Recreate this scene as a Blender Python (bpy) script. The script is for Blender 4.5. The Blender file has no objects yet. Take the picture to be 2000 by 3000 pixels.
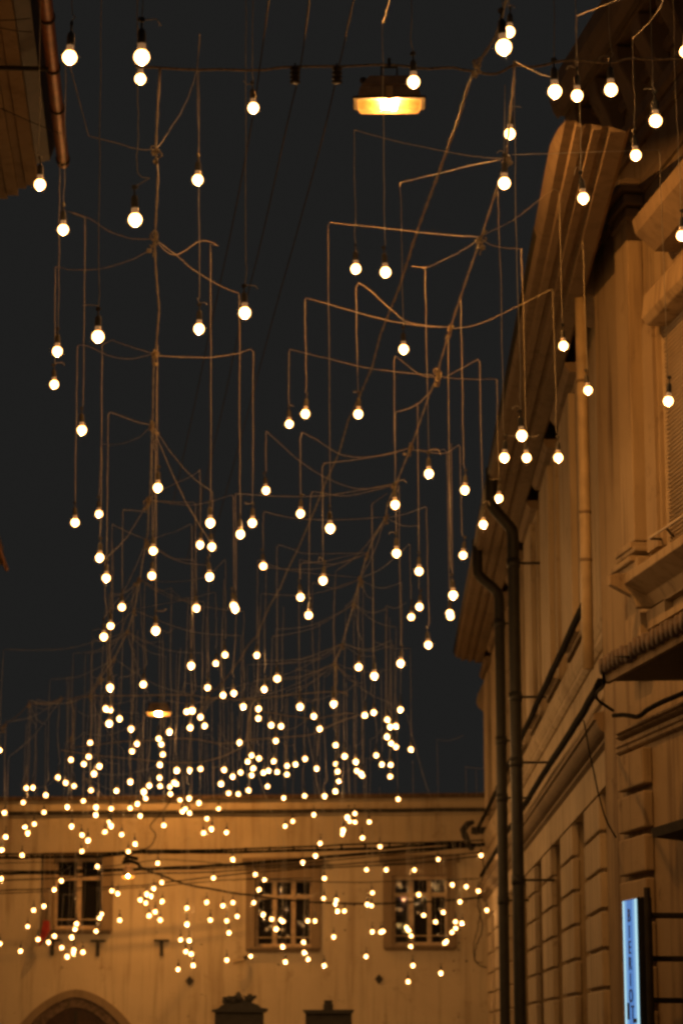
import bpy, bmesh, math, random
from mathutils import Vector, Matrix
random.seed(7)
R = math.radians
sc = bpy.context.scene
COL = sc.collection

# ------------------------------------------------------------------ camera
F = 7124.0                                  # focal length in photograph pixels (2000 wide)
PITCH = math.atan(1538.0 / F)
YAW = math.atan(110.0 / F)
EYE = Vector((0, 0, 1.6))
cam_d = bpy.data.cameras.new('camera')
cam = bpy.data.objects.new('camera', cam_d); COL.objects.link(cam)
cam.location = EYE
cam.rotation_euler = (math.pi / 2 + PITCH, 0, YAW)
cam_d.sensor_fit = 'HORIZONTAL'; cam_d.sensor_width = 24.0
cam_d.lens = 24.0 * F / 2000.0
cam_d.clip_start = 0.1; cam_d.clip_end = 500
cam_d.dof.use_dof = True
cam_d.dof.focus_distance = 11.5
cam_d.dof.aperture_fstop = 5.6
sc.camera = cam

# ------------------------------------------------------------------ night sky, exposure
world = bpy.data.worlds.new('World'); sc.world = world; world.use_nodes = True
wn = world.node_tree.nodes
wn['Background'].inputs[0].default_value = (1.0, 0.99, 0.945, 1)
wn['Background'].inputs[1].default_value = 0.0128
sc.view_settings.view_transform = 'Standard'
sc.view_settings.look = 'None'
sc.view_settings.exposure = 0.0
sc.view_settings.gamma = 1.0
cy = sc.cycles
cy.use_denoising = True
cy.max_bounces = 5; cy.diffuse_bounces = 2; cy.glossy_bounces = 3; cy.transmission_bounces = 3
cy.caustics_reflective = False; cy.caustics_refractive = False
cy.sample_clamp_indirect = 4.0
cy.pixel_filter_type = 'GAUSSIAN'; cy.filter_width = 3.0
BULB_K = 15.0                               # radiance of the lit bulbs' frosted glass
BULB_W = 1.6                                # watts each bulb sheds below itself
WARM = (1.0, 0.52, 0.185)
LANT_L = 17000.0                             # radiance of the sodium tubes inside the lanterns
SODIUM = (1.0, 0.49, 0.165)

# ------------------------------------------------------------------ pixel <-> place
CR = Matrix.Rotation(YAW, 3, 'Z') @ Matrix.Rotation(math.pi / 2 + PITCH, 3, 'X')
def ray(px, py): return CR @ Vector(((px - 1000) / F, (1500 - py) / F, -1.0))
def at_y(px, py, y):
    r = ray(px, py); return EYE + r * (y / r.y)
def at_x(px, py, x):
    r = ray(px, py); return EYE + r * (x / r.x)
def at_z(px, py, z):
    r = ray(px, py); return EYE + r * ((z - EYE.z) / r.z)
CRT = CR.transposed()
def project(p):
    c = CRT @ (Vector(p) - EYE)
    return (1000 + F * c.x / -c.z, 1500 - F * c.y / -c.z)

# ------------------------------------------------------------------ materials
MATS = {}
def newmat(name):
    m = bpy.data.materials.new(name); m.use_nodes = True; MATS[name] = m
    return m, m.node_tree.nodes, m.node_tree.links, m.node_tree.nodes['Principled BSDF']
def plain(name, col, rough=0.6, metal=0.0, noise=0.25, nscale=12.0, spec=0.4):
    m, n, l, b = newmat(name)
    tc = n.new('ShaderNodeTexCoord'); t = n.new('ShaderNodeTexNoise')
    t.inputs['Scale'].default_value = nscale; t.inputs['Detail'].default_value = 5
    l.new(tc.outputs['Object'], t.inputs['Vector'])
    r = n.new('ShaderNodeValToRGB')
    r.color_ramp.elements[0].position = 0.3; r.color_ramp.elements[1].position = 0.72
    lo = [c * (1 - noise) for c in col]; hi = [min(1, c * (1 + noise)) for c in col]
    r.color_ramp.elements[0].color = (*lo, 1); r.color_ramp.elements[1].color = (*hi, 1)
    l.new(t.outputs['Fac'], r.inputs['Fac']); l.new(r.outputs['Color'], b.inputs['Base Color'])
    b.inputs['Roughness'].default_value = rough; b.inputs['Metallic'].default_value = metal
    b.inputs['Specular IOR Level'].default_value = spec
    return m
def stucco(name, col, dark, streak=0.5, bump=0.25, stain=0.5):
    """painted plaster: cloudy tone, vertical rain streaks, blotches, pits"""
    m, n, l, b = newmat(name)
    tc = n.new('ShaderNodeTexCoord')
    def noise(scale, detail, vec, rough=0.6):
        t = n.new('ShaderNodeTexNoise'); t.inputs['Scale'].default_value = scale
        t.inputs['Detail'].default_value = detail; t.inputs['Roughness'].default_value = rough
        l.new(vec, t.inputs['Vector']); return t.outputs['Fac']
    mp = n.new('ShaderNodeMapping'); mp.inputs['Scale'].default_value = (1, 1, 0.07)
    l.new(tc.outputs['Object'], mp.inputs['Vector'])
    cloud = noise(0.9, 6, tc.outputs['Object'])
    strk = noise(7.0, 4, mp.outputs['Vector'])
    blot = noise(3.3, 7, tc.outputs['Object'], 0.75)
    fine = noise(55.0, 3, tc.outputs['Object'])
    def ramp(v, a, bb):
        r = n.new('ShaderNodeMapRange'); r.inputs['From Min'].default_value = a; r.inputs['From Max'].default_value = bb
        r.clamp = True; l.new(v, r.inputs['Value']); return r.outputs['Result']
    def mul(v, k):
        q = n.new('ShaderNodeMath'); q.operation = 'MULTIPLY'; l.new(v, q.inputs[0]); q.inputs[1].default_value = k; return q.outputs[0]
    def add(a, c):
        q = n.new('ShaderNodeMath'); q.operation = 'ADD'; q.use_clamp = True; l.new(a, q.inputs[0]); l.new(c, q.inputs[1]); return q.outputs[0]
    f = add(add(mul(ramp(strk, 0.5, 0.78), streak), mul(ramp(cloud, 0.4, 0.75), 0.35)), mul(ramp(blot, 0.58, 0.78), stain))
    mx = n.new('ShaderNodeMix'); mx.data_type = 'RGBA'
    l.new(f, mx.inputs['Factor']); mx.inputs['A'].default_value = (*col, 1); mx.inputs['B'].default_value = (*dark, 1)
    l.new(mx.outputs['Result'], b.inputs['Base Color'])
    b.inputs['Roughness'].default_value = 0.88; b.inputs['Specular IOR Level'].default_value = 0.2
    bp = n.new('ShaderNodeBump'); bp.inputs['Strength'].default_value = bump; bp.inputs['Distance'].default_value = 0.02
    h = add(mul(fine, 0.4), mul(blot, 0.6)); l.new(h, bp.inputs['Height']); l.new(bp.outputs['Normal'], b.inputs['Normal'])
    return m
def emitter(name, col, k):
    m, n, l, b = newmat(name)
    b.inputs['Base Color'].default_value = (0.8, 0.8, 0.78, 1)
    b.inputs['Emission Color'].default_value = (*col, 1); b.inputs['Emission Strength'].default_value = k
    b.inputs['Roughness'].default_value = 0.4
    return m
stucco('plaster_back', (0.53, 0.445, 0.31), (0.27, 0.20, 0.125), 0.75, 0.4, 0.85)
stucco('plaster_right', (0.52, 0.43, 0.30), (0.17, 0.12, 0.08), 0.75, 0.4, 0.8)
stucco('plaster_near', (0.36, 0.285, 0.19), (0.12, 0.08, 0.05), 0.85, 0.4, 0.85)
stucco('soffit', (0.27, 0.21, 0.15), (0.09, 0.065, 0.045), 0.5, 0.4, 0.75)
stucco('stone_trim', (0.24, 0.18, 0.115), (0.11, 0.08, 0.05), 0.5, 0.35, 0.5)
stucco('left_soffit', (0.30, 0.24, 0.17), (0.16, 0.11, 0.075), 0.7, 0.2, 0.4)
plain('dark_paint', (0.024, 0.025, 0.022), 0.55, 0.0, 0.25)
plain('black_rubber', (0.05, 0.048, 0.044), 0.6)
plain('black_cable', (0.008, 0.0075, 0.007), 0.95, spec=0.05)
plain('brown_cable', (0.08, 0.062, 0.045), 0.6, 0, 0.5, 40)
plain('cord', (0.40, 0.36, 0.285), 0.55, 0, 0.25, 30)
plain('feeder', (0.28, 0.235, 0.17), 0.6, 0, 0.45, 35)
plain('steel_wire', (0.03, 0.03, 0.027), 0.8, 0.0, spec=.1)
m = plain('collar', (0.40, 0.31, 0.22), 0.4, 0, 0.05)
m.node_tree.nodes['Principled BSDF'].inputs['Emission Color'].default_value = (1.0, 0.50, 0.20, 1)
m.node_tree.nodes['Principled BSDF'].inputs['Emission Strength'].default_value = 0.22  # bulb collar is no lamp: faint emission stands in for glow falling on it
plain('frame_wood', (0.40, 0.30, 0.19), 0.6, 0, 0.3)
plain('iron', (0.03, 0.028, 0.025), 0.8)
plain('copper', (0.30, 0.12, 0.055), 0.45, 0.4, 0.35)
plain('pipe_light', (0.46, 0.36, 0.22), 0.5, 0, 0.2, 6)
plain('shutter', (0.50, 0.42, 0.31), 0.55, 0, 0.1)
plain('tile', (0.10, 0.07, 0.05), 0.85, 0, 0.5, 15)
plain('lantern_body', (0.26, 0.19, 0.14), 0.6, 0.2, 0.3)
plain('brass_clip', (0.45, 0.33, 0.2), 0.5)
plain('street_stone', (0.10, 0.085, 0.07), 0.85, 0, 0.35, 3)
plain('oak', (0.035, 0.018, 0.012), 0.6, 0, 0.4)
plain('red_cloth', (0.30, 0.03, 0.02), 0.8)
plain('porcelain', (0.03, 0.027, 0.024), 0.3)
plain('sign_case', (0.02, 0.022, 0.03), 0.45)
plain('letter', (0.03, 0.012, 0.012), 0.5)
plain('letter_blue', (0.01, 0.04, 0.09), 0.5)
m, n, l, b = newmat('glass')
b.inputs['Base Color'].default_value = (0.010, 0.010, 0.010, 1); b.inputs['Roughness'].default_value = 0.02
b.inputs['Specular IOR Level'].default_value = 0.35
emitter('bulb_glow', (1.0, 0.45, 0.13), BULB_K)
emitter('sodium_tube', SODIUM, LANT_L)
emitter('sign_face', (0.075, 0.21, 0.52), 1.0)
emitter('sign_tube', (0.42, 0.72, 0.84), 1.0)
emitter('sign_mid', (0.17, 0.37, 0.66), 1.0)
for nm in ('sign_face', 'sign_mid', 'sign_tube'):
    MATS[nm].node_tree.nodes['Principled BSDF'].inputs['Base Color'].default_value = (0.03, 0.05, 0.09, 1)
    MATS[nm].node_tree.nodes['Principled BSDF'].inputs['Roughness'].default_value = 0.08
    MATS[nm].node_tree.nodes['Principled BSDF'].inputs['Specular IOR Level'].default_value = 0.12
# sodium bowl: hottest round the lamp in its middle, dirt specks in the glass
m, n, l, b = newmat('sodium_bowl')
tc = n.new('ShaderNodeTexCoord'); sx = n.new('ShaderNodeSeparateXYZ'); l.new(tc.outputs['Object'], sx.inputs[0])
ab = n.new('ShaderNodeMath'); ab.operation = 'ABSOLUTE'; l.new(sx.outputs['X'], ab.inputs[0])
mr = n.new('ShaderNodeMapRange'); mr.interpolation_type = 'SMOOTHERSTEP'
mr.inputs['From Min'].default_value = 0.02; mr.inputs['From Max'].default_value = 0.19
mr.inputs['To Min'].default_value = 5.5; mr.inputs['To Max'].default_value = 1.9
l.new(ab.outputs[0], mr.inputs['Value'])
t = n.new('ShaderNodeTexNoise'); t.inputs['Scale'].default_value = 16; t.inputs['Detail'].default_value = 4
l.new(tc.outputs['Object'], t.inputs['Vector'])
m2 = n.new('ShaderNodeMapRange'); m2.inputs['From Min'].default_value = 0.3; m2.inputs['From Max'].default_value = 0.6
m2.inputs['To Min'].default_value = 0.35; m2.inputs['To Max'].default_value = 1.0; l.new(t.outputs['Fac'], m2.inputs['Value'])
mm = n.new('ShaderNodeMath'); mm.operation = 'MULTIPLY'; l.new(mr.outputs[0], mm.inputs[0]); l.new(m2.outputs[0], mm.inputs[1])
b.inputs['Emission Color'].default_value = (1.0, 0.34, 0.045, 1); l.new(mm.outputs[0], b.inputs['Emission Strength'])
b.inputs['Base Color'].default_value = (0.02, 0.01, 0.004, 1)
tr = n.new('ShaderNodeBsdfTransparent'); tr.inputs[0].default_value = (1.0, 0.82, 0.5, 1); ms = n.new('ShaderNodeMixShader'); ms.inputs[0].default_value = 0.35
l.new(tr.outputs[0], ms.inputs[1]); l.new(b.outputs[0], ms.inputs[2]); l.new(ms.outputs[0], n['Material Output'].inputs['Surface'])
emitter('lamp_glow', (1.0, 0.55, 0.2), 6.0)

# ------------------------------------------------------------------ mesh helpers
class MB:
    def __init__(s): s.v = []; s.f = []; s.mi = []; s.cur = 0
    def add(s, vs, fs):
        o = len(s.v); s.v += [Vector(p) for p in vs]
        s.f += [tuple(i + o for i in f) for f in fs]; s.mi += [s.cur] * len(fs); return s
    def hexa(s, p):                        # 8 points: bottom loop then top loop
        return s.add(p, [(0, 3, 2, 1), (4, 5, 6, 7), (0, 1, 5, 4), (1, 2, 6, 5), (2, 3, 7, 6), (3, 0, 4, 7)])
    def box(s, a, b):
        (x0, y0, z0), (x1, y1, z1) = a, b
        return s.hexa([(x0, y0, z0), (x1, y0, z0), (x1, y1, z0), (x0, y1, z0), (x0, y0, z1), (x1, y0, z1), (x1, y1, z1), (x0, y1, z1)])
    def tube(s, pts, r, seg=6, caps=True):
        pts = [Vector(p) for p in pts]
        if len(pts) < 2: return s
        rs = r if isinstance(r, (list, tuple)) else [r] * len(pts)
        t0 = (pts[1] - pts[0]).normalized()
        up = Vector((0, 0, 1)) if abs(t0.z) < 0.9 else Vector((1, 0, 0))
        nrm = t0.cross(up).normalized(); vs = []; N = len(pts)
        for i, p in enumerate(pts):
            t = (pts[min(i + 1, N - 1)] - pts[max(i - 1, 0)])
            t = t.normalized() if t.length > 1e-9 else t0
            nrm = nrm - t * nrm.dot(t)
            nrm = nrm.normalized() if nrm.length > 1e-6 else t.orthogonal().normalized()
            bi = t.cross(nrm)
            for k in range(seg):
                a = 2 * math.pi * k / seg; vs.append(p + (nrm * math.cos(a) + bi * math.sin(a)) * rs[i])
        fs = [(i * seg + k, i * seg + (k + 1) % seg, (i + 1) * seg + (k + 1) % seg, (i + 1) * seg + k) for i in range(N - 1) for k in range(seg)]
        if caps: fs += [tuple(range(seg))[::-1], tuple((N - 1) * seg + k for k in range(seg))]
        return s.add(vs, fs)
    def lathe(s, prof, c=(0, 0, 0), seg=16):
        c = Vector(c); vs = []; fs = []; n = len(prof)
        for r, z in prof:
            for k in range(seg):
                a = 2 * math.pi * k / seg; vs.append(c + Vector((r * math.cos(a), r * math.sin(a), z)))
        for i in range(n - 1):
            for k in range(seg): fs.append((i * seg + k, i * seg + (k + 1) % seg, (i + 1) * seg + (k + 1) % seg, (i + 1) * seg + k))
        fs += [tuple(range(seg))[::-1], tuple((n - 1) * seg + k for k in range(seg))]
        return s.add(vs, fs)
    def mesh(s, name, mats, origin=(0, 0, 0), smooth=False):
        o = Vector(origin); me = bpy.data.meshes.new(name)
        me.from_pydata([tuple(v - o) for v in s.v], [], s.f)
        for mm_ in (mats if isinstance(mats, (list, tuple)) else [mats]): me.materials.append(MATS[mm_])
        for p, i in zip(me.polygons, s.mi): p.material_index = i; p.use_smooth = smooth
        me.update()
        bm = bmesh.new(); bm.from_mesh(me); bmesh.ops.recalc_face_normals(bm, faces=bm.faces); bm.to_mesh(me); bm.free()
        return me
    def build(s, name, mats, parent=None, origin=None, smooth=False):
        org = Vector(ORG.get(parent.name, (0, 0, 0))) if parent else Vector(origin or (0, 0, 0))
        me = s.mesh(name, mats, org, smooth)
        ob = bpy.data.objects.new(name, me); COL.objects.link(ob)
        if parent: ob.parent = parent; ORG[ob.name] = org
        else: ob.location = org; ORG[ob.name] = org
        return ob
ORG = {}
def bev(o, w=0.012, seg=2):
    md = o.modifiers.new('edge', 'BEVEL'); md.width = w; md.segments = seg; md.limit_method = 'ANGLE'; return o
def tag(o, label=None, cat=None, group=None, kind=None):
    if label: o['label'] = label
    if cat: o['category'] = cat
    if group: o['group'] = group
    if kind: o['kind'] = kind
    return o
def thing(name, label, cat, loc=(0, 0, 0), group=None):
    e = bpy.data.objects.new(name, None); COL.objects.link(e); e.location = loc; e.empty_display_size = 0.2
    ORG[e.name] = Vector(loc); return tag(e, label, cat, group)

class Wall:
    """a vertical wall: u along it, z up, d out of it towards the street"""
    def __init__(s, o, u, nrm): s.o = Vector((o[0], o[1], 0)); s.u = Vector((u[0], u[1], 0)).normalized(); s.n = Vector((nrm[0], nrm[1], 0)).normalized()
    def P(s, u, z, d): return s.o + s.u * u + s.n * d + Vector((0, 0, z))
    def pix(s, px, py, d=0.0):
        r = ray(px, py); o = s.o + s.n * d; t = (o - EYE).dot(s.n) / r.dot(s.n); p = EYE + r * t
        return (p - s.o).dot(s.u), p.z
    def box(s, mb, u0, u1, z0, z1, d0, d1):
        return mb.hexa([s.P(u0, z0, d0), s.P(u1, z0, d0), s.P(u1, z0, d1), s.P(u0, z0, d1), s.P(u0, z1, d0), s.P(u1, z1, d0), s.P(u1, z1, d1), s.P(u0, z1, d1)])
    def prof(s, mb, u0, u1, pts, slant=0.0):   # closed (d,z) outline pushed along the wall
        k = len(pts); zm = min(p[1] for p in pts); vs = [s.P(u0 + slant * max(0, z - zm - .085), z, d) for d, z in pts] + [s.P(u1, z, d) for d, z in pts]
        fs = [tuple(range(k)), tuple(range(2 * k - 1, k - 1, -1))] + [(i, (i + 1) % k, (i + 1) % k + k, i + k) for i in range(k)]
        return mb.add(vs, fs)

def wpath(pts, n=6, jig=0.0, rnd=random):
    """smooth a coarse polyline (Catmull-Rom) with a little waviness"""
    P = [Vector(p) for p in pts]; out = []
    if len(P) < 3 and jig == 0: return P
    for i in range(len(P) - 1):
        p0 = P[max(i - 1, 0)]; p1 = P[i]; p2 = P[i + 1]; p3 = P[min(i + 2, len(P) - 1)]
        for k in range(n):
            t = k / n; t2 = t * t; t3 = t2 * t
            q = 0.5 * ((2 * p1) + (-p0 + p2) * t + (2 * p0 - 5 * p1 + 4 * p2 - p3) * t2 + (-p0 + 3 * p1 - 3 * p2 + p3) * t3)
            if jig and (i or k): q = q + Vector((rnd.uniform(-1, 1), rnd.uniform(-1, 1), rnd.uniform(-.5, .5))) * jig
            out.append(q)
    out.append(P[-1]); return out

# ================================================================== SETTING: street
g = MB(); g.add([(-60, -40, 0), (60, -40, 0), (60, 90, 0), (-60, 90, 0)], [(0, 1, 2, 3)])
tag(g.build('street', 'street_stone'), kind='structure')

# ================================================================== BACK BUILDING
XA = 1.83
th = R(3.9)
BK = Wall((XA, 42.0), (-math.cos(th), math.sin(th)), (-math.sin(th), -math.cos(th)))
back = thing('plaster_building', 'low plastered building with three barred windows closing the end of the street', 'building', BK.P(3.5, 0, 0))
zr = BK.pix(900, 2338)[1]
def bx(*a): mb = MB(); BK.box(mb, *a); return mb
# the openings are real holes: wall built round them
wins = []
for (x0, x1, y0, y1) in ((160, 296, 2515, 2722), (748, 912, 2575, 2775), (1149, 1310, 2568, 2770)):
    ua, zb = BK.pix(x1, y1); ub, zt = BK.pix(x0, y0); wins.append((ua, ub, zb, zt))
us = sorted([-0.6, 16.0] + [w for q in wins for w in q[:2]])
wins_s = sorted(wins)
wallmb = MB(); cur = -0.05
for (ua, ub, zb, zt) in wins_s:
    BK.box(wallmb, cur, ua, 0, zr - 0.02, -0.5, 0.0)
    BK.box(wallmb, ua, ub, 0, zb, -0.5, 0.0); BK.box(wallmb, ua, ub, zt, zr - 0.02, -0.5, 0.0); cur = ub
BK.box(wallmb, cur, 16.0, 0, zr - 0.02, -0.5, 0.0)
wallmb.build('wall', 'plaster_back', back)
# roof edge, dark pipe run, roof slope
mb = MB(); BK.prof(mb, -0.05, 16, [(-0.5, zr - 0.02), (0.10, zr - 0.02), (0.13, zr + 0.05), (-4.0, zr + .20), (-4.0, zr + .1)])
mb.build('roof', 'tile', back)
zc = BK.pix(900, 2378)[1]
mb = MB(); mb.tube([BK.P(u, zc + 0.004 * math.sin(u * 3), 0.07) for u in [x * 0.8 for x in range(0, 21)]], 0.035, 6); mb.build('pipe', 'iron', back)
rs0 = random.Random(21)
for k, (ua, ub, zb, zt) in enumerate(wins):
    w = bx(ua, ub, zb, zt, -0.3, -0.28).build('window', 'iron', back)
    o = MB()
    # stone surround: jambs, lintel with cornice, sill
    tw = 0.16 if k else 0.20
    BK.box(o, ua - tw, ua, zb - 0.06, zt, -0.1, 0.035); BK.box(o, ub, ub + tw, zb - 0.06, zt, -0.1, 0.035)
    BK.box(o, ua - tw, ub + tw, zt, zt + (0.22 if k else 0.10), -0.1, 0.036)
    if k:
        BK.prof(o, ua - tw - 0.06, ub + tw + 0.06, [(0, zt + 0.22), (0.07, zt + 0.22), (0.13, zt + 0.29), (0.13, zt + 0.33), (0.0, zt + 0.36)])
    bev(o.build('surround', 'stone_trim', w), 0.008)
    o = MB(); BK.prof(o, ua - tw + 0.03, ub + tw - 0.03, [(-0.1, zb - 0.09), (0.06, zb - 0.09), (0.10, zb - 0.04), (0.13, zb - 0.035), (0.13, zb - 0.004), (-0.1, zb - 0.004)])
    o.build('sill', 'stone_trim', w)
    nc = 3 if k else 2; zt2 = zb + (zt - zb) * (0.735 if k else 0.72); pw = (ub - ua) / nc
    for c in range(nc):
        for (za, zz) in ((zb + 0.03, zt2 - 0.03), (zt2 + 0.03, zt - 0.03)):
            t0, t1, t2 = (rs0.uniform(-.012, .012) for _ in range(3)); mb = MB(); a_, b_ = ua + c * pw + 0.03, ua + (c + 1) * pw - 0.03
            q = [(a_, za, t0), (b_, za, t1), (b_, zz, t2), (a_, zz, t0 + t2 - t1)]
            mb.hexa([BK.P(u_, z_, -.175 + e) for u_, z_, e in q] + [BK.P(u_, z_, -.168 + e) for u_, z_, e in q]); mb.build('pane', 'glass', w)
    for c in range(nc + 1):
        u = ua + c * pw; bev(bx(max(ua, u - 0.04), min(ub, u + 0.04), zb, zt, -0.2, -0.11).build('mullion', 'frame_wood', w), 0.006)
    for z in (zb + 0.02, zt2, zt - 0.02): bx(ua, ub, z - 0.035, z + 0.035, -0.19, -0.112).build('transom', 'frame_wood', w)
    o = MB(); o.tube([BK.P(ua, zb + 0.16, -0.06), BK.P(ub, zb + 0.16, -0.06)], 0.010, 6); o.build('guard_bar', 'pipe_light', w)
# wall anchors
for (px, py) in ((155, 2755), (288, 2758), (474, 2757)):
    u, z = BK.pix(px, py); o = MB(); BK.box(o, u - 0.13, u + 0.13, z - 0.02, z + 0.02, 0.005, 0.05); BK.box(o, u - 0.03, u + 0.03, z - 0.26, z - 0.02, 0.005, 0.045)
    bev(o.build('wall_anchor', 'iron', back), 0.006)
for (px, py) in ((556, 2875), (1110, 2870)):
    u, z = BK.pix(px, py); o = MB()
    s_ = 0.085; q = [(0, s_), (s_ * .85, 0), (0, -s_), (-s_ * .85, 0)]
    o.hexa([BK.P(u + a, z + c, 0.004) for a, c in q] + [BK.P(u + a, z + c, 0.035) for a, c in q]); o.build('anchor_plate', 'iron', back)
# gothic doorway at lower left
uc, zc_ = BK.pix(224, 2920); ztop = BK.pix(224, 2900)[1]
def arch(hw, zt, zs=0.0, n=14):
    pts = []; zspring = zt - hw * 0.78
    for i in range(n + 1):
        a = i / n; x = -hw + hw * a; zz = zspring + (zt - zspring) * (1 - (1 - a) ** 1.7) ** 0.75
        pts.append((x, zz))
    pts += [(-x, z) for x, z in reversed(pts[:-1])]
    return pts
def arch_ring(hw0, zt0, hw1, zt1, d0, d1):
    o = MB(); a = arch(hw0, zt0); c = arch(hw1, zt1)
    a = [(a[0][0], 0)] + a + [(a[-1][0], 0)]; c = [(c[0][0], 0)] + c + [(c[-1][0], 0)]
    for i in range(len(a) - 1):
        o.hexa([BK.P(uc + a[i][0], a[i][1], d0), BK.P(uc + a[i + 1][0], a[i + 1][1], d0), BK.P(uc + c[i + 1][0], c[i + 1][1], d0), BK.P(uc + c[i][0], c[i][1], d0),
                BK.P(uc + a[i][0], a[i][1], d1), BK.P(uc + a[i + 1][0], a[i + 1][1], d1), BK.P(uc + c[i + 1][0], c[i + 1][1], d1), BK.P(uc + c[i][0], c[i][1], d1)])
    return o
dw = arch_ring(1.10, ztop, 0.92, ztop - 0.13, 0.003, 0.06).build('doorway', 'stone_trim', back)
arch_ring(0.918, ztop - 0.132, 0.70, ztop - 0.30, 0.004, 0.03).build('inner_arch', 'tile', dw)
o = MB(); pts = arch(0.70, ztop - 0.30); o.add([BK.P(uc + x, z, 0.010) for x, z in pts] + [BK.P(uc + pts[-1][0], 0, 0.01), BK.P(uc + pts[0][0], 0, 0.01)], [tuple(range(len(pts) + 2))])
o.build('door_leaf', 'oak', dw)
for q in (-0.02,): bx(uc - 0.02, uc + 0.02, 0, ztop - 0.36, 0.012, 0.03).build('door_strip', 'iron', dw)
# small scars and fixings in the plaster
rs = random.Random(3)
scar = MB()
for i in range(46):
    px = rs.choice([rs.uniform(20, 700), rs.uniform(950, 1130), rs.uniform(1340, 1410), rs.uniform(500, 1400)]); py = rs.uniform(2600, 2990)
    u, z = BK.pix(px, py); r_ = rs.uniform(0.006, 0.02)
    k = 7; ring = [(math.cos(6.283 * j / k) * r_ * rs.uniform(.5, 1.3), math.sin(6.283 * j / k) * r_ * rs.uniform(.5, 1.5)) for j in range(k)]
    scar.add([BK.P(u + a, z + c, 0.004) for a, c in ring] + [BK.P(u, z, 0.008)], [(j, (j + 1) % k, k) for j in range(k)])
tag(scar.build('plaster_scar', 'iron', back), kind='stuff')

# ================================================================== RIGHT FACADE (far part)
A = Wall((XA, 0.0), (0, 1), (-1, 0))
H = sum(at_x(px, py, 1.667).z for px, py in ((1710, 882), (1639, 1140), (1580, 1344), (1533, 1508))) / 4
YE = 38.3; Y0 = 18.75; Y1 = 42.0
ra = thing('corniced_building', 'long corniced building on the right with two black downpipes and rusticated piers', 'building', (XA, 30, 0))
def Az(py, px, d): return A.pix(px, py, d)[1]
z_s1t, z_s1b = Az(1722, 1786, .08), Az(1786, 1786, .08)
z_s2t, z_s2b = Az(1797, 1786, .05), Az(1838, 1786, .05)
z_ct, z_cb = Az(2042, 1791, .12), Az(2160, 1795, .04)
z_l5 = Az(2269, 1800, 0.03)
mb = MB(); A.box(mb, Y0, Y1 - 0.003, 0, z_l5, -0.55, -0.14); mb.build('lower_wall', 'plaster_right', ra)
mb = MB(); A.box(mb, Y0, Y1 - 0.003, z_l5, H + 0.75, -0.55, 0.0); mb.build('upper_wall', 'plaster_right', ra)
mb = MB(); A.prof(mb, Y0, 42.3, [(-0.1, z_s1t + .03), (.05, z_s1t + .02), (.09, z_s1t), (.09, z_s1b + .05), (.06, z_s1b), (-0.1, z_s1b)]); bev(mb.build('string_course', 'plaster_right', ra), .006)
mb = MB(); A.prof(mb, Y0, 42.3, [(-0.1, z_s2t), (.055, z_s2t), (.055, z_s2b + .03), (.02, z_s2b), (-0.1, z_s2b)]); mb.build('string_moulding', 'plaster_right', ra)
hc = z_ct - z_cb
cav = [(-0.1, z_ct + .06), (.10, z_ct + .02), (.17, z_ct), (.17, z_ct - hc * .22)] + [(.05 + .10 * math.cos(a) ** 1.0 * 1.0, z_ct - hc * .24 - hc * .5 * math.sin(a)) for a in [i * math.pi / 12 for i in range(0, 7)]] + [(.065, z_ct - hc * .76), (.065, z_ct - hc * .9), (.03, z_cb), (-0.1, z_cb)]
mb = MB(); A.prof(mb, Y0, 42.2, cav); mb.build('cornice', 'stone_trim', ra)
# eaves: outer beam with mouldings, brackets across the gap to the wall, gutter
xo, xi = XA - 1.208, XA - 1.667         # outwards distances of the beam's faces
mb = MB(); A.prof(mb, 15.1, YE, [(xi, H + .02), (xi + .03, H - .02), (xi + .14, H - .02), (xi + .145, H + .02), (xi + .19, H + .02), (xi + .195, H - .005), (xi + .25, H - .005), (xi + .255, H + .035), (xi + .30, H + .035), (xi + .305, H + .015), (xo - .10, H + .02), (xo - .095, H + .06), (xo - .03, H + .06), (xo, H + .10), (xo + .02, H + .17), (xo - .05, H + .34), (xi, H + .5)], 7.0)
mb.build('eave_beam', 'soffit', ra)
mb = MB(); A.prof(mb, 19.3, YE, [(-.25, H + .50), (xo - .06, H + .50), (xo - .06, H + .62), (-.25, H + .62)], 8.0); mb.build('eave_board', 'soffit', ra)
for k in range(-1, 6):
    y = 22.0 + 2.85 * k; mb = MB(); A.prof(mb, y - .42, y + .42, [(0.002, H + .48), (xi - .002, H + .48), (xi - .002, H + .004), (xi * .5, H - .03), (0.002, H - .05)])
    bev(mb.build('eave_bracket', 'soffit', ra), .01)
# end block of the eaves
mb = MB(); A.box(mb, YE - .0, YE + .18, H + .1, H + .5, 0.0, xo * .75); mb.build('eave_end', 'soffit', ra)
mb = MB(); mb.tube([A.P(17.6, H + .15, xo - .02), A.P(YE - .1, H + .15, xo - .02)], .05, 10); mb.build('gutter', 'dark_paint', ra, smooth=True)
# upper pilaster strips and frieze panels
for k in range(7):
    y = 21.45 + 2.80 * k; zt, zb = H - .16, z_s1t + .06
    mb = MB(); A.box(mb, y - .86, y + .86, zb, zt, 0, .09); o = mb.build('pilaster', 'plaster_right', ra)
    mb = MB(); A.box(mb, y - .62, y + .62, zb + .05, zt - .1, .088, .15); bev(mb.build('pilaster_face', 'plaster_right', o), .008)
    mb = MB(); A.prof(mb, y - .95, y + .95, [(0, zt), (.16, zt), (.20, zt + .05), (.20, zt + .09), (0, zt + .09)]); mb.build('pilaster_cap', 'soffit', o)
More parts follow.
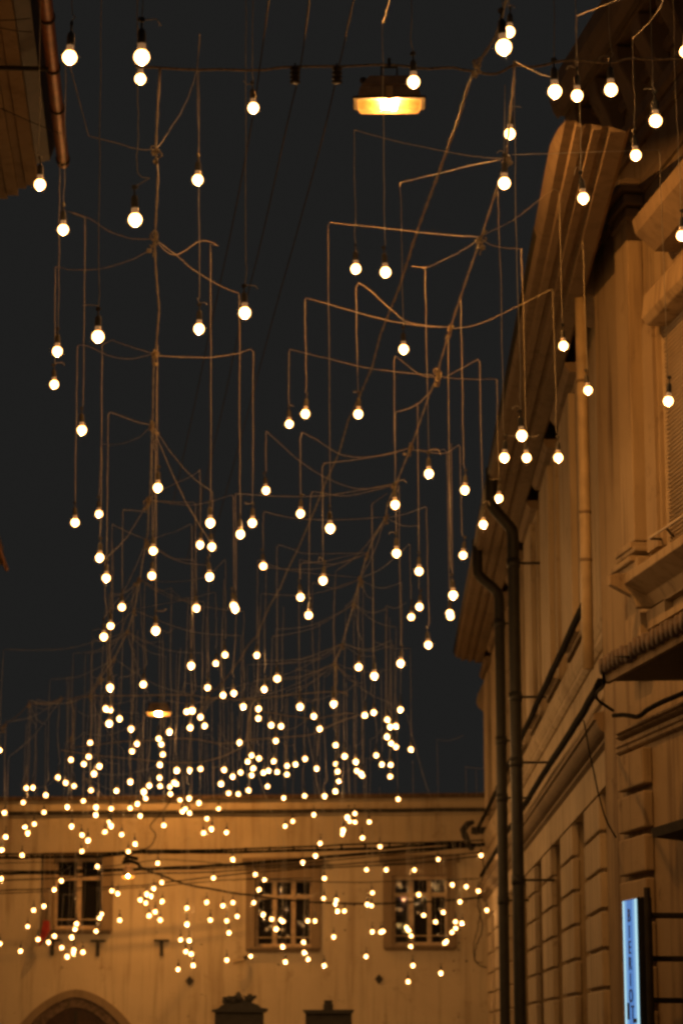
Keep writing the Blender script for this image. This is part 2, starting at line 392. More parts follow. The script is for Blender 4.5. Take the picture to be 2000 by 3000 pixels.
# rusticated piers: every block its own piece
cz = 0.314
for k in range(8):
    yc = 20.75 + 2.85 * k
    if yc > 41: continue
    pier = MB(); A.box(pier, yc - .70, yc + .70, 0, z_l5 - .002, -.142, -.005); pier = pier.build('pier', 'plaster_right', ra)
    z = Az(2464, 1722, .03) - cz * 9; me = None
    while z < z_l5 - .05:
        zt = min(z + cz, z_l5) - .03
        if z > 1.5 and zt - z > .06:
            mb = MB(); A.box(mb, yc - .745, min(yc + .745, Y1 - .01), z, zt, -.03, .035); bev(mb.build('block', 'plaster_right', pier), .012)
        z += cz
    # recessed bay between piers
    mb = MB(); A.box(mb, yc + .80, yc + 2.02, 0, z_l5 - .35, -.141, -.10)
    if yc < 37: bev(mb.build('bay_panel', 'plaster_right', ra), .01)
mb = MB(); A.box(mb, Y0, Y1 - .003, z_l5 - .004, z_cb, -.02, .028); mb.build('frieze', 'plaster_right', ra)
# small corbel stub on the far corner
u_, z_ = A.pix(1420, 2020, .1)
mb = MB(); A.prof(mb, 41.2, 41.9, [(0, z_ - .05), (.10, z_ + .02), (.14, z_ + .10), (.14, z_ + .18), (.06, z_ + .34), (0, z_ + .36)]); mb.build('corner_corbel', 'plaster_right', ra)
# downpipes
def downpipe(y, off, label):
    t = thing('downpipe', label, 'downpipe', (XA - off, y, 0), 'black downpipes of the corniced building')
    xg = XA - (xo - .02); xw = XA - off
    pts = [(xg, y, H + .2), (xg, y, H - .16), (xg + .03, y, H - .26), (xw - .06, y, H - .42), (xw - .005, y, H - .52), (xw, y, H - .75)]
    mb = MB(); mb.tube(wpath(pts, 5) + [(xw, y, z) for z in (5, 3, 1.0, 0.0)], .064, 12); mb.build('pipe', 'dark_paint', t, smooth=True)
    for z in (H - .85, H - 2.3, z_s2b - .25, 3.2, 1.4):
        mb = MB(); mb.tube([(xw, y, z - .05), (xw, y, z + .05)], .072, 12); c = mb.build('collar', 'dark_paint', t, smooth=True)
        mb = MB(); mb.box((xw, y - .012, z - .012), (XA - .0, y + .012, z + .012)); mb.build('clamp', 'iron', c)
    return t
downpipe(25.7, .38, 'thicker black downpipe, the nearer of two, running down the right building past its cornices')
downpipe(29.6, .34, 'farther black downpipe, left of its twin, elbowed under the right eaves')
# cables lying along the mouldings
def cable(name, label, pts, r, mat='black_cable', jig=.006, cat='cable', group=None, n=5, seg=6):
    mb = MB(); mb.tube(wpath(pts, n, jig), r, seg); o = mb.build(name, mat, None, origin=pts[0], smooth=True); return tag(o, label, cat, group)
cable('facade_cable', 'black cable lying on the upper string course of the right building', [A.P(y, z_s1t + .05, .19) for y in (18.9, 22, 26, 30, 34, 38, 41.5)], .034)
zl = Az(2017, 1769, .05)
cable('facade_cable', 'black cable stretched above the lower cornice of the right building', [A.P(y, zl + dz, .10) for y, dz in ((18.9, .02), (22, -.01), (26, .015), (30, 0), (34, .02), (38, 0), (41.7, -.02))], .036)
cable('facade_cable', 'thin dark wire slanting down across the right facade towards the corner', [A.pix(1709, 2112, .22) and A.P(A.pix(1709, 2112, .22)[0], A.pix(1709, 2112, .22)[1], .22), A.P(*A.pix(1740, 2270, .22), .22), A.P(*A.pix(1770, 2390, .2), .2), A.P(*A.pix(1803, 2455, .06), .06)], .006, jig=.002)

# ================================================================== RIGHT NEAR BUILDING
ab = R(9.6)
B = Wall((1.74, 18.75), (math.sin(ab), -math.cos(ab)), (-math.cos(ab), -math.sin(ab)))
nb = thing('shuttered_building', 'near building on the right edge with roller shutter, pilaster and tiled canopy', 'building', B.P(1.5, 0, 0))
UB = 4.6
def bb(px0, px1, py0, py1, d0, d1, ref=None):
    """box from its pixel corners (left/top, right/bottom) on the plane at depth d1"""
    u0, z1 = B.pix(px0, py0, d1); u1, z0 = B.pix(px1, py1, d1); mb = MB(); B.box(mb, u0, u1, z0, z1, d0, d1); return mb
def zB(px, py, d): return B.pix(px, py, d)[1]
def uB(px, py, d): return B.pix(px, py, d)[0]
HB = zB(1850, 560, .1) + .15
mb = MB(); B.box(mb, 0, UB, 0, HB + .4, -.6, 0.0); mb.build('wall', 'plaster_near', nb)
# pilaster on the corner, with base and shafts
u0, u1 = uB(1812, 1300, .12), uB(1850, 1300, .12)
zp0, zp1 = zB(1835, 1600, .12), HB
mb = MB(); B.box(mb, u0, u1, zp0, zp1, 0, .12); pil = bev(mb.build('pilaster', 'plaster_near', nb), .01)
for i, (dd, za, zb_) in enumerate(((.17, 1592, 1612), (.15, 1614, 1630), (.20, 1632, 1650), (.16, 1652, 1700))):
    mb = MB(); B.box(mb, u0 - .03 * (i + 1), u1 + .05 * (i + 1), zB(1835, zb_, dd), zB(1835, za, dd), 0.002, dd); bev(mb.build('base_moulding', 'plaster_near', pil), .012)
# window with surround and roller shutter
us0, us1 = uB(1890, 1300, .1), uB(1930, 1300, .1)
zw1, zw0 = zB(1900, 930, .1), zB(1900, 1625, .1)
mb = MB(); B.box(mb, us0, us1, zw0, zw1, 0, .10); win = bev(mb.build('window', 'plaster_near', nb), .012)
mb = MB(); B.box(mb, us0 + .06, us1 - .02, zw0, zw1 - .05, .098, .125); mb.build('surround_face', 'plaster_near', win)
ug = uB(1946, 1300, .05)
mb = MB(); B.box(mb, ug, ug + .05, zw0, zw1, 0.002, .06); mb.build('guide_rail', 'shutter', win)
z = zw0 + .02; sl = None
us_ = ug + .055
while z < zw1 - .02:
    mb = MB(); B.prof(mb, us_, us_ + 1.5, [(.004, z), (.050, z + .001), (.054, z + .006), (.012, z + .0285), (.004, z + .029)])
    mb.build('slat', 'shutter', win); z += .030
# shutter housing / window hood
zh0, zh1 = zB(1900, 940, .22), zB(1900, 850, .22)
mb = MB(); B.prof(mb, uB(1886, 940, .22), UB, [(0, zh0), (.20, zh0 + .0), (.24, zh0 + .05), (.22, zh1), (.10, zh1 + .12), (0, zh1 + .16)]); bev(mb.build('window_hood', 'plaster_near', nb), .01)
mb = MB(); B.prof(mb, uB(1862, 760, .3), UB, [(0, zh1 + .30), (.16, zh1 + .30), (.30, zh1 + .42), (.32, zh1 + .52), (0, zh1 + .56)]); mb.build('hood_cornice', 'soffit', nb)
# capital under the eaves
for i, (dd, o1) in enumerate(((.14, .0), (.16, .03), (.20, .06))):
    mb = MB(); B.box(mb, u0 - .04 - o1 * .5, u1 + .06 + o1, HB - .34 + i * .1, HB - .26 + i * .1, .002, dd); bev(mb.build('capital', 'soffit', pil), .015)
# balcony-like ledge breaking forward round the pilaster
dl = .26; zl1, zl0 = zB(1985, 1575, dl), zB(1985, 1603, dl)
led = [(0, zl0 - .16), (.06, zl0 - .16), (.10, zl0 - .08), (dl - .04, zl0 - .02), (dl, zl0), (dl, zl1), (dl - .05, zl1 + .02), (0, zl1 + .03)]
mb = MB(); B.prof(mb, u1 + .12, UB, led); bev(mb.build('ledge', 'plaster_near', nb), .006)
mb = MB(); B.prof(mb, uB(1787, 1705, .36), u1 + .118, [(d + .10 if d > .05 else d, z - .004) for d, z in led]); bev(mb.build('ledge', 'plaster_near', nb), .006)
mb = MB(); B.box(mb, u0 - .04, u1 + .03, zB(1835, 1990, .1), zl0 - .17, 0.002, .10); mb.build('pedestal', 'plaster_near', nb)
# sunk panel under the window
pu0, pz1 = B.pix(1945, 1718, .06); pz0 = zB(1945, 1795, .06)
mb = MB(); B.box(mb, u1 + .06, pu0, pz0 - .05, zl0 - .17, .002, .06); mb.build('panel_frame', 'plaster_near', nb)
mb = MB(); B.box(mb, pu0, UB, pz1 - .0, zl0 - .171, .002, .061); mb.build('panel_frame', 'plaster_near', nb)
mb = MB(); B.box(mb, pu0, UB, pz0 - .05, pz0, .002, .062); mb.build('panel_frame', 'plaster_near', nb)
# flower-box rail in front of the window
mb = MB(); p = [B.P(*B.pix(px, py, .3), .3) for px, py in ((1900, 1578), (1950, 1545), (2030, 1490))]; mb.tube(p, .010, 6); rail = mb.build('window_rail', 'pipe_light', nb)
mb = MB(); mb.tube([B.P(*B.pix(1950, 1545, .3), .3), B.P(*B.pix(1972, 1572, .2), .2)], .009, 6); mb.build('rail_stay', 'iron', rail)
mb = MB(); mb.tube([B.P(*B.pix(1900, 1578, .3), .3), B.P(*B.pix(1945, 1580, .05), .05)], .009, 6); mb.build('rail_stay', 'iron', rail)
# tiled canopy: fascia, roll of tiles, dark soffit
dc = .62
uc0, zc0 = B.pix(1770, 2002, dc); zc1 = zB(1770, 1972, dc)
slope_c = 0.0
can = thing('tiled_canopy', 'small tiled canopy roof projecting over the shopfront, with a pale fascia', 'canopy', B.P(uc0 + 1, zc0, 0))
mb = MB(); B.prof(mb, uc0, UB, [(dc - .035, zc0 - .005), (dc, zc0 - .005), (dc, zc1), (dc - .035, zc1)]); mb.build('fascia', 'plaster_near', can)
mb = MB(); B.prof(mb, uc0 + .02, UB, [(.003, zc0 + .03), (dc - .036, zc0 + .01), (dc - .036, zc1), (.003, zc1 + .10)]); mb.build('soffit', 'oak', can)
u = uc0 - .04; rt = random.Random(5)
while u < UB:
    L = .105; zz = zc1 + .03 + rt.uniform(-.01, .012)
    mb = MB(); mb.tube([B.P(u + .1, zz + .0, dc + .04), B.P(u + .1, zz + .06, .02)], [.058, .055], 10); mb.build('roof_tile', 'tile', can, smooth=True); u += L
cable('facade_cable', 'thick black cable looping over the end of the tiled canopy', [B.P(*B.pix(px, py, dc + .03), dc + .03) for px, py in ((1846, 1925), (1800, 1925), (1772, 1937), (1765, 1955))] + [B.P(*B.pix(1768, 2006, dc), dc), B.P(*B.pix(1748, 2030, .4), .4), B.P(*B.pix(1752, 2052, .3), .3), B.P(*B.pix(1795, 2082, .1), .1)], .012, jig=.001)
# mouldings below the canopy
for (ya, yb, dd) in ((2140, 2150, .09), (2152, 2162, .06), (2175, 2190, .05), (2193, 2206, .035)):
    z1_, z0_ = zB(1815, ya, dd), zB(1815, yb, dd)
    mb = MB(); B.prof(mb, uB(1801, 2155, dd), UB, [(.002, z0_ - .01), (dd * .7, z0_), (dd, z0_ + .01), (dd, z1_), (.002, z1_ + .02)]); mb.build('moulding', 'plaster_near', nb)
cable('facade_cable', 'black bundle of cables sagging above the mouldings of the near shopfront', [B.P(*B.pix(px, py, .12), .12) for px, py in ((1797, 2097), (1830, 2095), (1868, 2100), (1900, 2078), (1950, 2052), (2030, 2020))], .018, jig=.003)
# rusticated quoins of the corner
zq = zB(1812, 2322, .07); q0 = 0.0; uq1 = uB(1885, 2310, .07)
zz = zq - .31 * 9
while zz < zB(1812, 2212, .07) - .12:
    top = min(zz + .31 - .05, zB(1812, 2215, .07))
    mb = MB(); B.box(mb, uB(1807, 2320, .075), uq1, zz, top, .002, .075); bev(mb.build('quoin', 'plaster_near', nb), .012); zz += .31
# dark lower canopy box at the frame's edge
zz = zB(1960, 2425, .3)
mb = MB(); B.prof(mb, uB(1905, 2440, .3), UB, [(.002, zz - .06), (.28, zz - .03), (.30, zz + .03), (.002, zz + .10)]); mb.build('shop_awning_box', 'iron', nb)
# light drainpipe at the joint between the two facades
t = thing('drainpipe', 'pale painted drainpipe at the joint of the two right-hand facades', 'drainpipe', (B.P(-.06, zc1, .10)))
mb = MB(); mb.tube([B.P(-.06, z, .10) for z in (HB - .2, 6.5, 5.5, zB(1800, 1915, .1))], .046, 12); mb.build('pipe', 'pipe_light', t, smooth=True)
for py in (1028, 1437, 1585):
    z = zB(1790, py, .1); mb = MB(); mb.tube([B.P(-.06, z - .012, .10), B.P(-.06, z + .012, .10)], .050, 12); mb.build('pipe_collar', 'stone_trim', t, smooth=True)
# eaves of the near building: broad boarded soffit with mouldings following the wall
zE = 8.86; dE = .34; uE = .12
for i, (da, db, dz) in enumerate(((0, .07, 0), (.072, .15, .03), (.152, .23, .015), (.232, .30, .04))):
    mb = MB(); B.box(mb, uE - .1 + .02 * i, UB + 1, zE + dz, zE + dz + .12, da, db); bev(mb.build('soffit_board', 'soffit', nb), .008)
mb = MB(); B.prof(mb, uE, UB + 1, [(.302, zE + .0), (dE, zE + .06), (dE + .03, zE + .16), (dE, zE + .34), (.0, zE + .5), (0, zE + .215), (.302, zE + .215)]); mb.build('eave_crown', 'soffit', nb)
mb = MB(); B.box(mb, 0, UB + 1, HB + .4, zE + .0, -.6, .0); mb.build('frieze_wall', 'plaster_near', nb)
for i, (za, zb_, dd) in enumerate(((zE - .10, zE - .004, .10), (zE - .30, zE - .22, .05), (zE - .62, zE - .50, .09), (zE - .72, zE - .64, .05), (zE - 1.10, zE - 1.02, .04))):
    mb = MB(); B.prof(mb, .02, UB + 1, [(.002, za), (dd * .6, za), (dd, za + .03), (dd, zb_), (.002, zb_)]); mb.build('entablature_moulding', 'soffit', nb)
for i in range(6):
    uu = .20 + i * .62
    mb = MB(); B.prof(mb, uu, uu + .22, [(.002, zE - .50), (.08, zE - .48), (.14, zE - .30), (.22, zE - .14), (.24, zE - .003), (.002, zE - .003)]); bev(mb.build('eave_console', 'soffit', nb), .015)

# ------------------------------------------------------------------ lit shop sign
ds = .42
su0, sz1 = B.pix(1824, 2637, ds); su1, _ = B.pix(1866, 2637, ds); sz0 = sz1 - 1.02
sign = thing('light_box_sign', 'tall narrow blue illuminated sign on brackets at the right edge', 'sign', B.P((su0 + su1) / 2, sz0, ds))
mb = MB(); B.box(mb, su0, su1, sz0, sz1, ds - .10, ds); bev(mb.build('case', 'sign_case', sign), .006)
w_ = su1 - su0
for i, (a, c, mt) in enumerate(((.02, .15, 'sign_tube'), (.152, .30, 'sign_mid'), (.302, .698, 'sign_face'), (.70, .848, 'sign_mid'), (.85, .98, 'sign_tube'))):
    mb = MB(); B.box(mb, su0 + w_ * a, su0 + w_ * c, sz0 + .012, sz1 - .012, ds + .001, ds + .006); mb.build('lit_edge' if mt == 'sign_tube' else 'lit_panel', mt, sign)
def letters(txt, u, z, size, mat, sx=1.0):
    cu = bpy.data.curves.new('letter', 'FONT'); cu.body = txt; cu.size = size; cu.align_x = 'CENTER'; cu.extrude = .002; cu.offset = .0
    tmp = bpy.data.objects.new('letter', cu); COL.objects.link(tmp)
    dg = bpy.context.evaluated_depsgraph_get(); me = bpy.data.meshes.new_from_object(tmp.evaluated_get(dg)); bpy.data.objects.remove(tmp)
    mw = Matrix((( B.u.x, 0, B.n.x, 0), (B.u.y, 0, B.n.y, 0), (0, 1, 0, 0), (0, 0, 0, 1)))
    me.transform(Matrix.Translation(B.P(u, z, ds + .010) - ORG[sign.name]) @ mw @ Matrix.Diagonal((sx, 1, 1, 1)))
    me.materials.clear(); me.materials.append(MATS[mat])
    o = bpy.data.objects.new('letter', me); COL.objects.link(o); o.parent = sign
for i, ch in enumerate('BIERIO'):
    py = (2682, 2730, 2776, 2823, 2871, 2918)[i]
    z = zB(1845, py, ds); letters(ch, su0 + w_ * .5, z - .045, .125, 'letter', 1.0)
letters('T', su0 + w_ * .60, zB(1845, 2966, ds) - .045, .125, 'letter')
mb = MB(); zz = zB(1845, 2966, ds); B.box(mb, su0 + w_ * .24, su0 + w_ * .36, zz - .05, zz + .06, ds + .007, ds + .012); mb.build('sign_mark', 'letter_blue', sign)
mb = MB(); zz = zB(1845, 2994, ds); B.box(mb, su0 + w_ * .62, su0 + w_ * .85, zz - .01, zz + .018, ds + .007, ds + .012); mb.build('sign_mark', 'letter_blue', sign)
for py in (2690, 2815, 2935):
    z = zB(1900, py, .2); mb = MB(); B.box(mb, su0 + w_ * .4, su0 + w_ * .62, z - .018, z + .018, .0, ds - .102); br = bev(mb.build('bracket', 'iron', sign), .006)
    mb = MB(); B.box(mb, su0 + w_ * .3, su0 + w_ * .7, z - .05, z + .05, .002, .02); mb.build('bracket_plate', 'iron', br)
mb = MB(); mb.tube([B.P(su1 + .03, sz1 + .06, ds - .06), B.P(su1 + .03, sz0, ds - .06)], .022, 8); mb.build('sign_post', 'iron', sign)

# ================================================================== LEFT EAVES
al = math.atan((479 - 1110) / F)
p0 = at_z(185, 478, 8.0)
L = Wall((p0.x, p0.y), (-math.sin(al), -math.cos(al)), (math.cos(al), -math.sin(al)))   # u towards the camera, n towards the street
lb = thing('left_building', 'dark building at the upper left with boarded eaves and a copper gutter', 'building', L.P(3, 0, -1.2))
HL = 8.0
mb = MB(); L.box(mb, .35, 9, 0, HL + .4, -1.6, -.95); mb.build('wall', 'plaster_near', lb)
mb = MB(); mb.tube([L.P(u, HL + .01, 0) for u in (-.02, 2, 4, 8)], .045, 12); gt = mb.build('gutter', 'copper', lb, smooth=True)
for py in (52, 200, 318, 468):
    q = at_z(132 + (py / 478) * 53, py, HL); u = (q - L.o).dot(L.u)
    mb = MB(); mb.tube([L.P(u - .012, HL + .01, 0), L.P(u + .012, HL + .01, 0)], .054, 12); c = mb.build('gutter_strap', 'iron', gt, smooth=True)
mb = MB(); L.prof(mb, -.02, 9, [(-.06, HL + .16), (-.10, HL + .03), (-.20, HL + .0), (-.20, HL + .4), (-.06, HL + .4)]); mb.build('fascia', 'oak', lb)
for i, (da, db, dz) in enumerate(((-.205, -.30, -.012), (-.302, -.37, .008), (-.372, -.46, -.004), (-.462, -.60, .012), (-.602, -.70, -.01), (-.702, -.95, .0))):
    mb = MB(); L.box(mb, -.42 - .13 * i, 9, HL - .02 + dz, HL + .08 + dz, db, da); bev(mb.build('soffit_board', 'left_soffit', lb), .006)
q = at_z(60, 200, HL - .06); u = (q - L.o).dot(L.u)
mb = MB(); L.box(mb, u - .012, u + .012, HL - .07, HL - .045, -1.1, -.02); arm = mb.build('hook_arm', 'iron', lb)
mb = MB(); L.box(mb, u - .03, u + .03, HL - .10, HL - .04, -1.1, -.52); mb.build('hook_box', 'iron', arm)
for a_, b_, nm in (((0, 58), (88, 52), 'thin dark stay wire, the highest across the upper left soffit'), ((0, 80), (92, 93), 'thin dark stay wire crossing the left soffit just above the hooked arm'), ((0, 315), (180, 392), 'thin dark stay wire slanting down over the left soffit to the gutter')):
    cable('stay_wire', nm, [at_z(*a_, HL - .12), at_z((a_[0] + b_[0]) / 2, (a_[1] + b_[1]) / 2 + 2, HL - .12), at_z(*b_, HL - .08)], .0035, 'iron', 0, 'wire', 'stay wires by the left eaves', 3, 5)
# next house further on: only its gutter end and a lit corbel peep in
p1 = at_z(19, 1668, 8.0)
L2 = Wall((p1.x, p1.y), (-math.sin(al), -math.cos(al)), (math.cos(al), -math.sin(al)))
lb2 = thing('farther_left_house', 'next house on the left, only its eaves end showing at the frame edge', 'building', L2.P(3, 0, -1))
mb = MB(); L2.box(mb, .3, 7, 0, 8.4, -1.9, -.62); mb.build('wall', 'plaster_near', lb2)
mb = MB(); mb.tube([L2.P(0, 8.0, 0), L2.P(7, 8.0, 0)], .03, 8); mb.build('gutter', 'copper', lb2)
mb = MB(); L2.box(mb, .05, 7, 8.05, 8.3, -.65, -.05); mb.build('eaves', 'left_soffit', lb2)
mb = MB(); L2.prof(mb, .35, .6, [(-.62, 7.3), (-.50, 7.35), (-.2, 7.7), (-.1, 8.04), (-.62, 8.04)]); mb.build('corbel', 'left_soffit', lb2)

# ================================================================== LANTERNS
def lantern(px, py, y, rotz, watts, label, width=.46, name='street_lantern', detail=True):
    c = at_y(px, py, y)                       # middle of the bowl's rim
    t = thing(name, label, 'street lamp', c, 'sodium lanterns hung over the street')
    t.rotation_euler = (0, 0, 0)
    W = width / 2; D = .085
    def P(name, mb, mat, par=t): 
        o = mb.build(name, mat, None); o.parent = par; o.location = (0, 0, 0); return o
    mb = MB(); mb.hexa([(-W * .80, -D * .8, -.042), (W * .80, -D * .8, -.042), (W * .80, D * .8, -.042), (-W * .80, D * .8, -.042), (-W * .89, -D, 0), (W * .89, -D, 0), (W * .89, D, 0), (-W * .89, D, 0)])
    o = P('glass_bowl', mb, 'sodium_bowl'); bev(o, .012, 3)
    mb = MB(); mb.box((-W, -D - .02, .001), (W, D + .02, .018)); bev(P('rim', mb, 'iron'), .005)
    mb = MB(); a = (W * .88, D, .018); bq = (W * .80, D * .9, .10); cq = (W * .55, D * .7, .175)
    for lo, hi in ((a, bq), (bq, cq)):
        mb.hexa([(-lo[0], -lo[1], lo[2]), (lo[0], -lo[1], lo[2]), (lo[0], lo[1], lo[2]), (-lo[0], lo[1], lo[2]), (-hi[0], -hi[1], hi[2]), (hi[0], -hi[1], hi[2]), (hi[0], hi[1], hi[2]), (-hi[0], hi[1], hi[2])])
    bev(P('housing', mb, 'lantern_body'), .012, 3)
    mb = MB(); mb.box((-.022, -D - .035, -.012), (.022, -D - .022, .075)); P('clip', mb, 'brass_clip')
    mb = MB(); mb.tube([(-.05, 0, .17), (-.05, 0, .25), (.05, 0, .25), (.05, 0, .17)], .008, 6); mb.tube([(0, 0, .25), (0, 0, .31)], .012, 6); P('hanger', mb, 'iron')
    for s in (-1, 1):
        mb = MB(); mb.lathe([(.004, -.02), (.018, -.016), (.024, 0), (.018, .016), (.004, .02)], (s * W * .72, -.03, .15), 10); P('bolt', mb, 'iron')
    mb = MB(); mb.tube([(-watts, 0, -.0145), (watts, 0, -.0145)], .013, 10); P('sodium_lamp', mb, 'sodium_tube')
    return c
c1 = lantern(1140, 304, 14.6, 0, .045, 'big glowing sodium street lantern hanging near the top of the picture')
c2 = lantern(465, 2090, 40.2, 0, .045, 'small distant glowing lantern hanging above the far roofline', .44)
# third lamp, tangled in the cables before the far wall
c3 = at_y(375, 2567, 40.6)
t = thing('street_lantern', 'small domed lamp among the black cables right of the leftmost window', 'street lamp', c3, 'sodium lanterns hung over the street')
def P3(name, mb, mat): o = mb.build(name, mat, None, smooth=True); o.parent = t; return o
mb = MB(); mb.lathe([(.02, -.055), (.07, -.045), (.10, -.02), (.11, 0)], seg=16); P3('glass_bowl', mb, 'sodium_bowl')
mb = MB(); mb.lathe([(.115, -.002), (.118, .012), (.09, .05), (.075, .13), (.05, .17), (.02, .18)], seg=16); P3('housing', mb, 'lantern_body')
mb = MB(); mb.tube([(0, 0, .17), (0, 0, .42)], .015, 6); mb.tube([(-.1, 0, .22), (.02, .02, .25), (.16, 0, .2), (.24, 0, .1)], .03, 6); mb.tube([(-.06, 0, .26), (-.02, .02, .34), (.06, 0, .30), (.16, 0, .28)], .035, 6); P3('wire_tangle', mb, 'black_cable')
mb = MB(); mb.lathe([(.002, -.015), (.010, -.011), (.012, 0), (.006, .010)], seg=12); P3('sodium_lamp', mb, 'sodium_tube')

# ================================================================== OVERHEAD WIRES
zspan = at_y(900, 193, 14.6).z
def px_path(pts, y0, y1=None):
    y1 = y0 if y1 is None else y1; n = len(pts)
    return [at_y(p[0], p[1], y0 + (y1 - y0) * i / (n - 1)) for i, p in enumerate(pts)]
cable('span_wire', 'light span wire strung across the top of the picture above the lantern', px_path([(398, 195), (469, 197), (558, 203), (650, 202), (757, 205), (851, 194), (1007, 193), (1119, 188), (1186, 192), (1250, 200), (1320, 196), (1370, 205), (1450, 215), (1505, 190), (1560, 195), (1640, 178), (1700, 176), (1790, 183), (1840, 170), (1900, 172), (2040, 168)], 14.62), .008, 'feeder', .003, 'wire')
for i, (pa, lab) in enumerate((([(913, -60), (880, 192), (842, 357), (766, 700), (703, 953), (650, 1203), (585, 1480), (545, 1650)], 'dark trolley wire running up the left of the paired insulators'),
                ([(1048, -60), (987, 219), (940, 420), (864, 700), (797, 940), (720, 1230), (640, 1520), (590, 1690)], 'faint dark trolley wire right of its twin, ending under the right insulator'),
                ([(795, -60), (760, 200), (730, 400), (672, 700), (610, 990), (560, 1230), (505, 1480)], 'faintest leftmost trolley wire crossing the black sky'))):
    cable('trolley_wire', lab, [at_z(x, y, zspan - .10) for x, y in pa], .0045, 'steel_wire', 0, 'wire', 'trolley wires above the street', 4, 5)
for i, (px, py, lab) in enumerate(((864, 218, 'dark ribbed insulator on the span wire, left of its twin'), (987, 218, 'dark ribbed insulator on the span wire, nearer the big lantern'))):
    c = at_y(px, py, 14.6); t = thing('insulator', lab, 'insulator', c, 'insulators on the span wire')
    mb = MB(); prof = []
    for k in range(4): prof += [(.018, -.06 + k * .03), (.034, -.052 + k * .03), (.034, -.044 + k * .03), (.018, -.036 + k * .03)]
    mb.lathe(prof, (0, 0, 0), 12); o = mb.build('ribbed_body', 'porcelain', None); o.parent = t
    mb = MB(); mb.tube([(0, 0, .05), (0, 0, .08)], .006, 6); o = mb.build('hook', 'iron', None); o.parent = t
# black cables across the far square, in front of the back wall
wires = [
 ([(-30, 2503), (140, 2503), (300, 2500), (410, 2494), (600, 2491), (850, 2483), (1100, 2473), (1300, 2468), (1420, 2462)], .016, 'highest black cable across the far wall, carrying the clipped lower strand'),
 ([(-30, 2515), (140, 2512), (300, 2508), (410, 2499), (600, 2498), (850, 2493), (1100, 2486), (1300, 2474), (1420, 2476)], .026, 'thick black cable clipped just below the highest cable'),
 ([(-30, 2560), (150, 2558), (345, 2550), (450, 2546), (640, 2537), (800, 2525), (1000, 2509), (1250, 2488), (1420, 2474)], .028, 'thick black cable carrying the small domed lamp'),
 ([(-30, 2553), (150, 2552), (345, 2546), (500, 2548), (760, 2540), (1000, 2518), (1300, 2490), (1410, 2480)], .010, 'thin cable twined beside the cable of the domed lamp'),
 ([(-30, 2582), (200, 2572), (420, 2560), (600, 2556), (800, 2545), (1050, 2530), (1300, 2508), (1410, 2498)], .011, 'thin black cable passing behind the domed lamp'),
 ([(-30, 2610), (200, 2604), (420, 2594), (640, 2568), (900, 2545), (1150, 2535), (1400, 2510)], .011, 'lower thin cable rising to the right past the domed lamp'),
 ([(-30, 2620), (160, 2612), (400, 2602), (650, 2580), (800, 2578), (1000, 2586), (1200, 2582), (1405, 2575)], .008, 'lowest thin cable crossing the left window'),
 ([(420, 2546), (470, 2565), (540, 2590), (650, 2612), (720, 2622), (860, 2640), (1000, 2648), (1150, 2648), (1300, 2640), (1412, 2630)], .016, 'black cable sagging from the domed lamp across the middle and right windows'),
 ([(-30, 2532), (140, 2527), (300, 2540), (470, 2520), (650, 2530)], .007, 'thin slack wire above the leftmost window'),
]
for pts, r, lab in wires:
    cable('overhead_cable', lab, px_path(pts, 40.9), r, 'black_cable', .012, 'cable', 'black cables before the far wall', 5, 5)
clip = MB()
cl = bpy.data.objects['overhead_cable']
for px in list(range(20, 1420, 70)):
    ya = 2503 - (px - 140) * .032 if px > 300 else 2502; q = at_y(px, ya - 1, 40.86); w = at_y(px, ya + 12, 40.86)
    mb = MB(); mb.tube([q, w], .018, 5); o = mb.build('cable_clip', 'black_cable', cl)
cable('overhead_cable', 'dark cord drooping from the far roofline to the clipped cables', px_path([(500, 2345), (470, 2385), (440, 2420), (455, 2445), (448, 2470), (430, 2487), (408, 2489)], 40.9), .010, 'black_cable', .005, 'cable', 'black cables before the far wall')
cable('overhead_cable', 'loose wires hanging in loops at the far right corner', px_path([(1405, 2500), (1418, 2545), (1408, 2590), (1400, 2650), (1412, 2720), (1396, 2770), (1390, 2810), (1405, 2830), (1425, 2835)], 40.9), .010, 'black_cable', .01, 'cable', 'black cables before the far wall')
cable('overhead_cable', 'slack wire dropping in a curve beside the right window', px_path([(1400, 2630), (1408, 2660), (1398, 2720), (1388, 2770), (1392, 2815), (1412, 2822)], 40.8), .008, 'black_cable', .008, 'cable', 'black cables before the far wall')

# floodlight, camera, flag, pediments ------------------------------------------------
yf = 40.9
t = thing('floodlight', 'dark floodlight on a short arm at the far right corner under the eaves', 'floodlight', at_y(1385, 2440, yf))
def pp(px, py, y=yf): return at_y(px, py, y)
mb = MB(); mb.tube([pp(1372, 2412), pp(1356, 2432), pp(1362, 2450), pp(1378, 2482)], [.05, .06, .06, .03], 8); mb.tube([pp(1388, 2408), pp(1370, 2415)], [.035, .05], 8); mb.build('housing', 'iron', t)
mb = MB(); a_, b_ = pp(1380, 2424), pp(1432, 2444); mb.box((a_.x, yf - .05, b_.z), (b_.x, yf + .05, a_.z)); mb.build('arm', 'iron', t)
mb = MB(); mb.lathe([(.02, -.03), (.05, -.01), (.05, .03), (.02, .05)], pp(1380, 2488), 10); mb.build('head', 'iron', t)
u, z = BK.pix(705, 2815); t = thing('wall_spotlight', 'little spotlight on the far wall below the middle window', 'spotlight', BK.P(u, z, 0))
mb = MB(); mb.tube([BK.P(u - .10, z + .06, .0), BK.P(u - .10, z + .05, .12), BK.P(u - .06, z, .16)], [.03, .03, .035], 8); mb.build('body', 'iron', t)
mb = MB(); mb.tube([BK.P(u - .08, z + .005, .16), BK.P(u + .10, z - .03, .22)], [.03, .045], 10); mb.build('barrel', 'pipe_light', t)
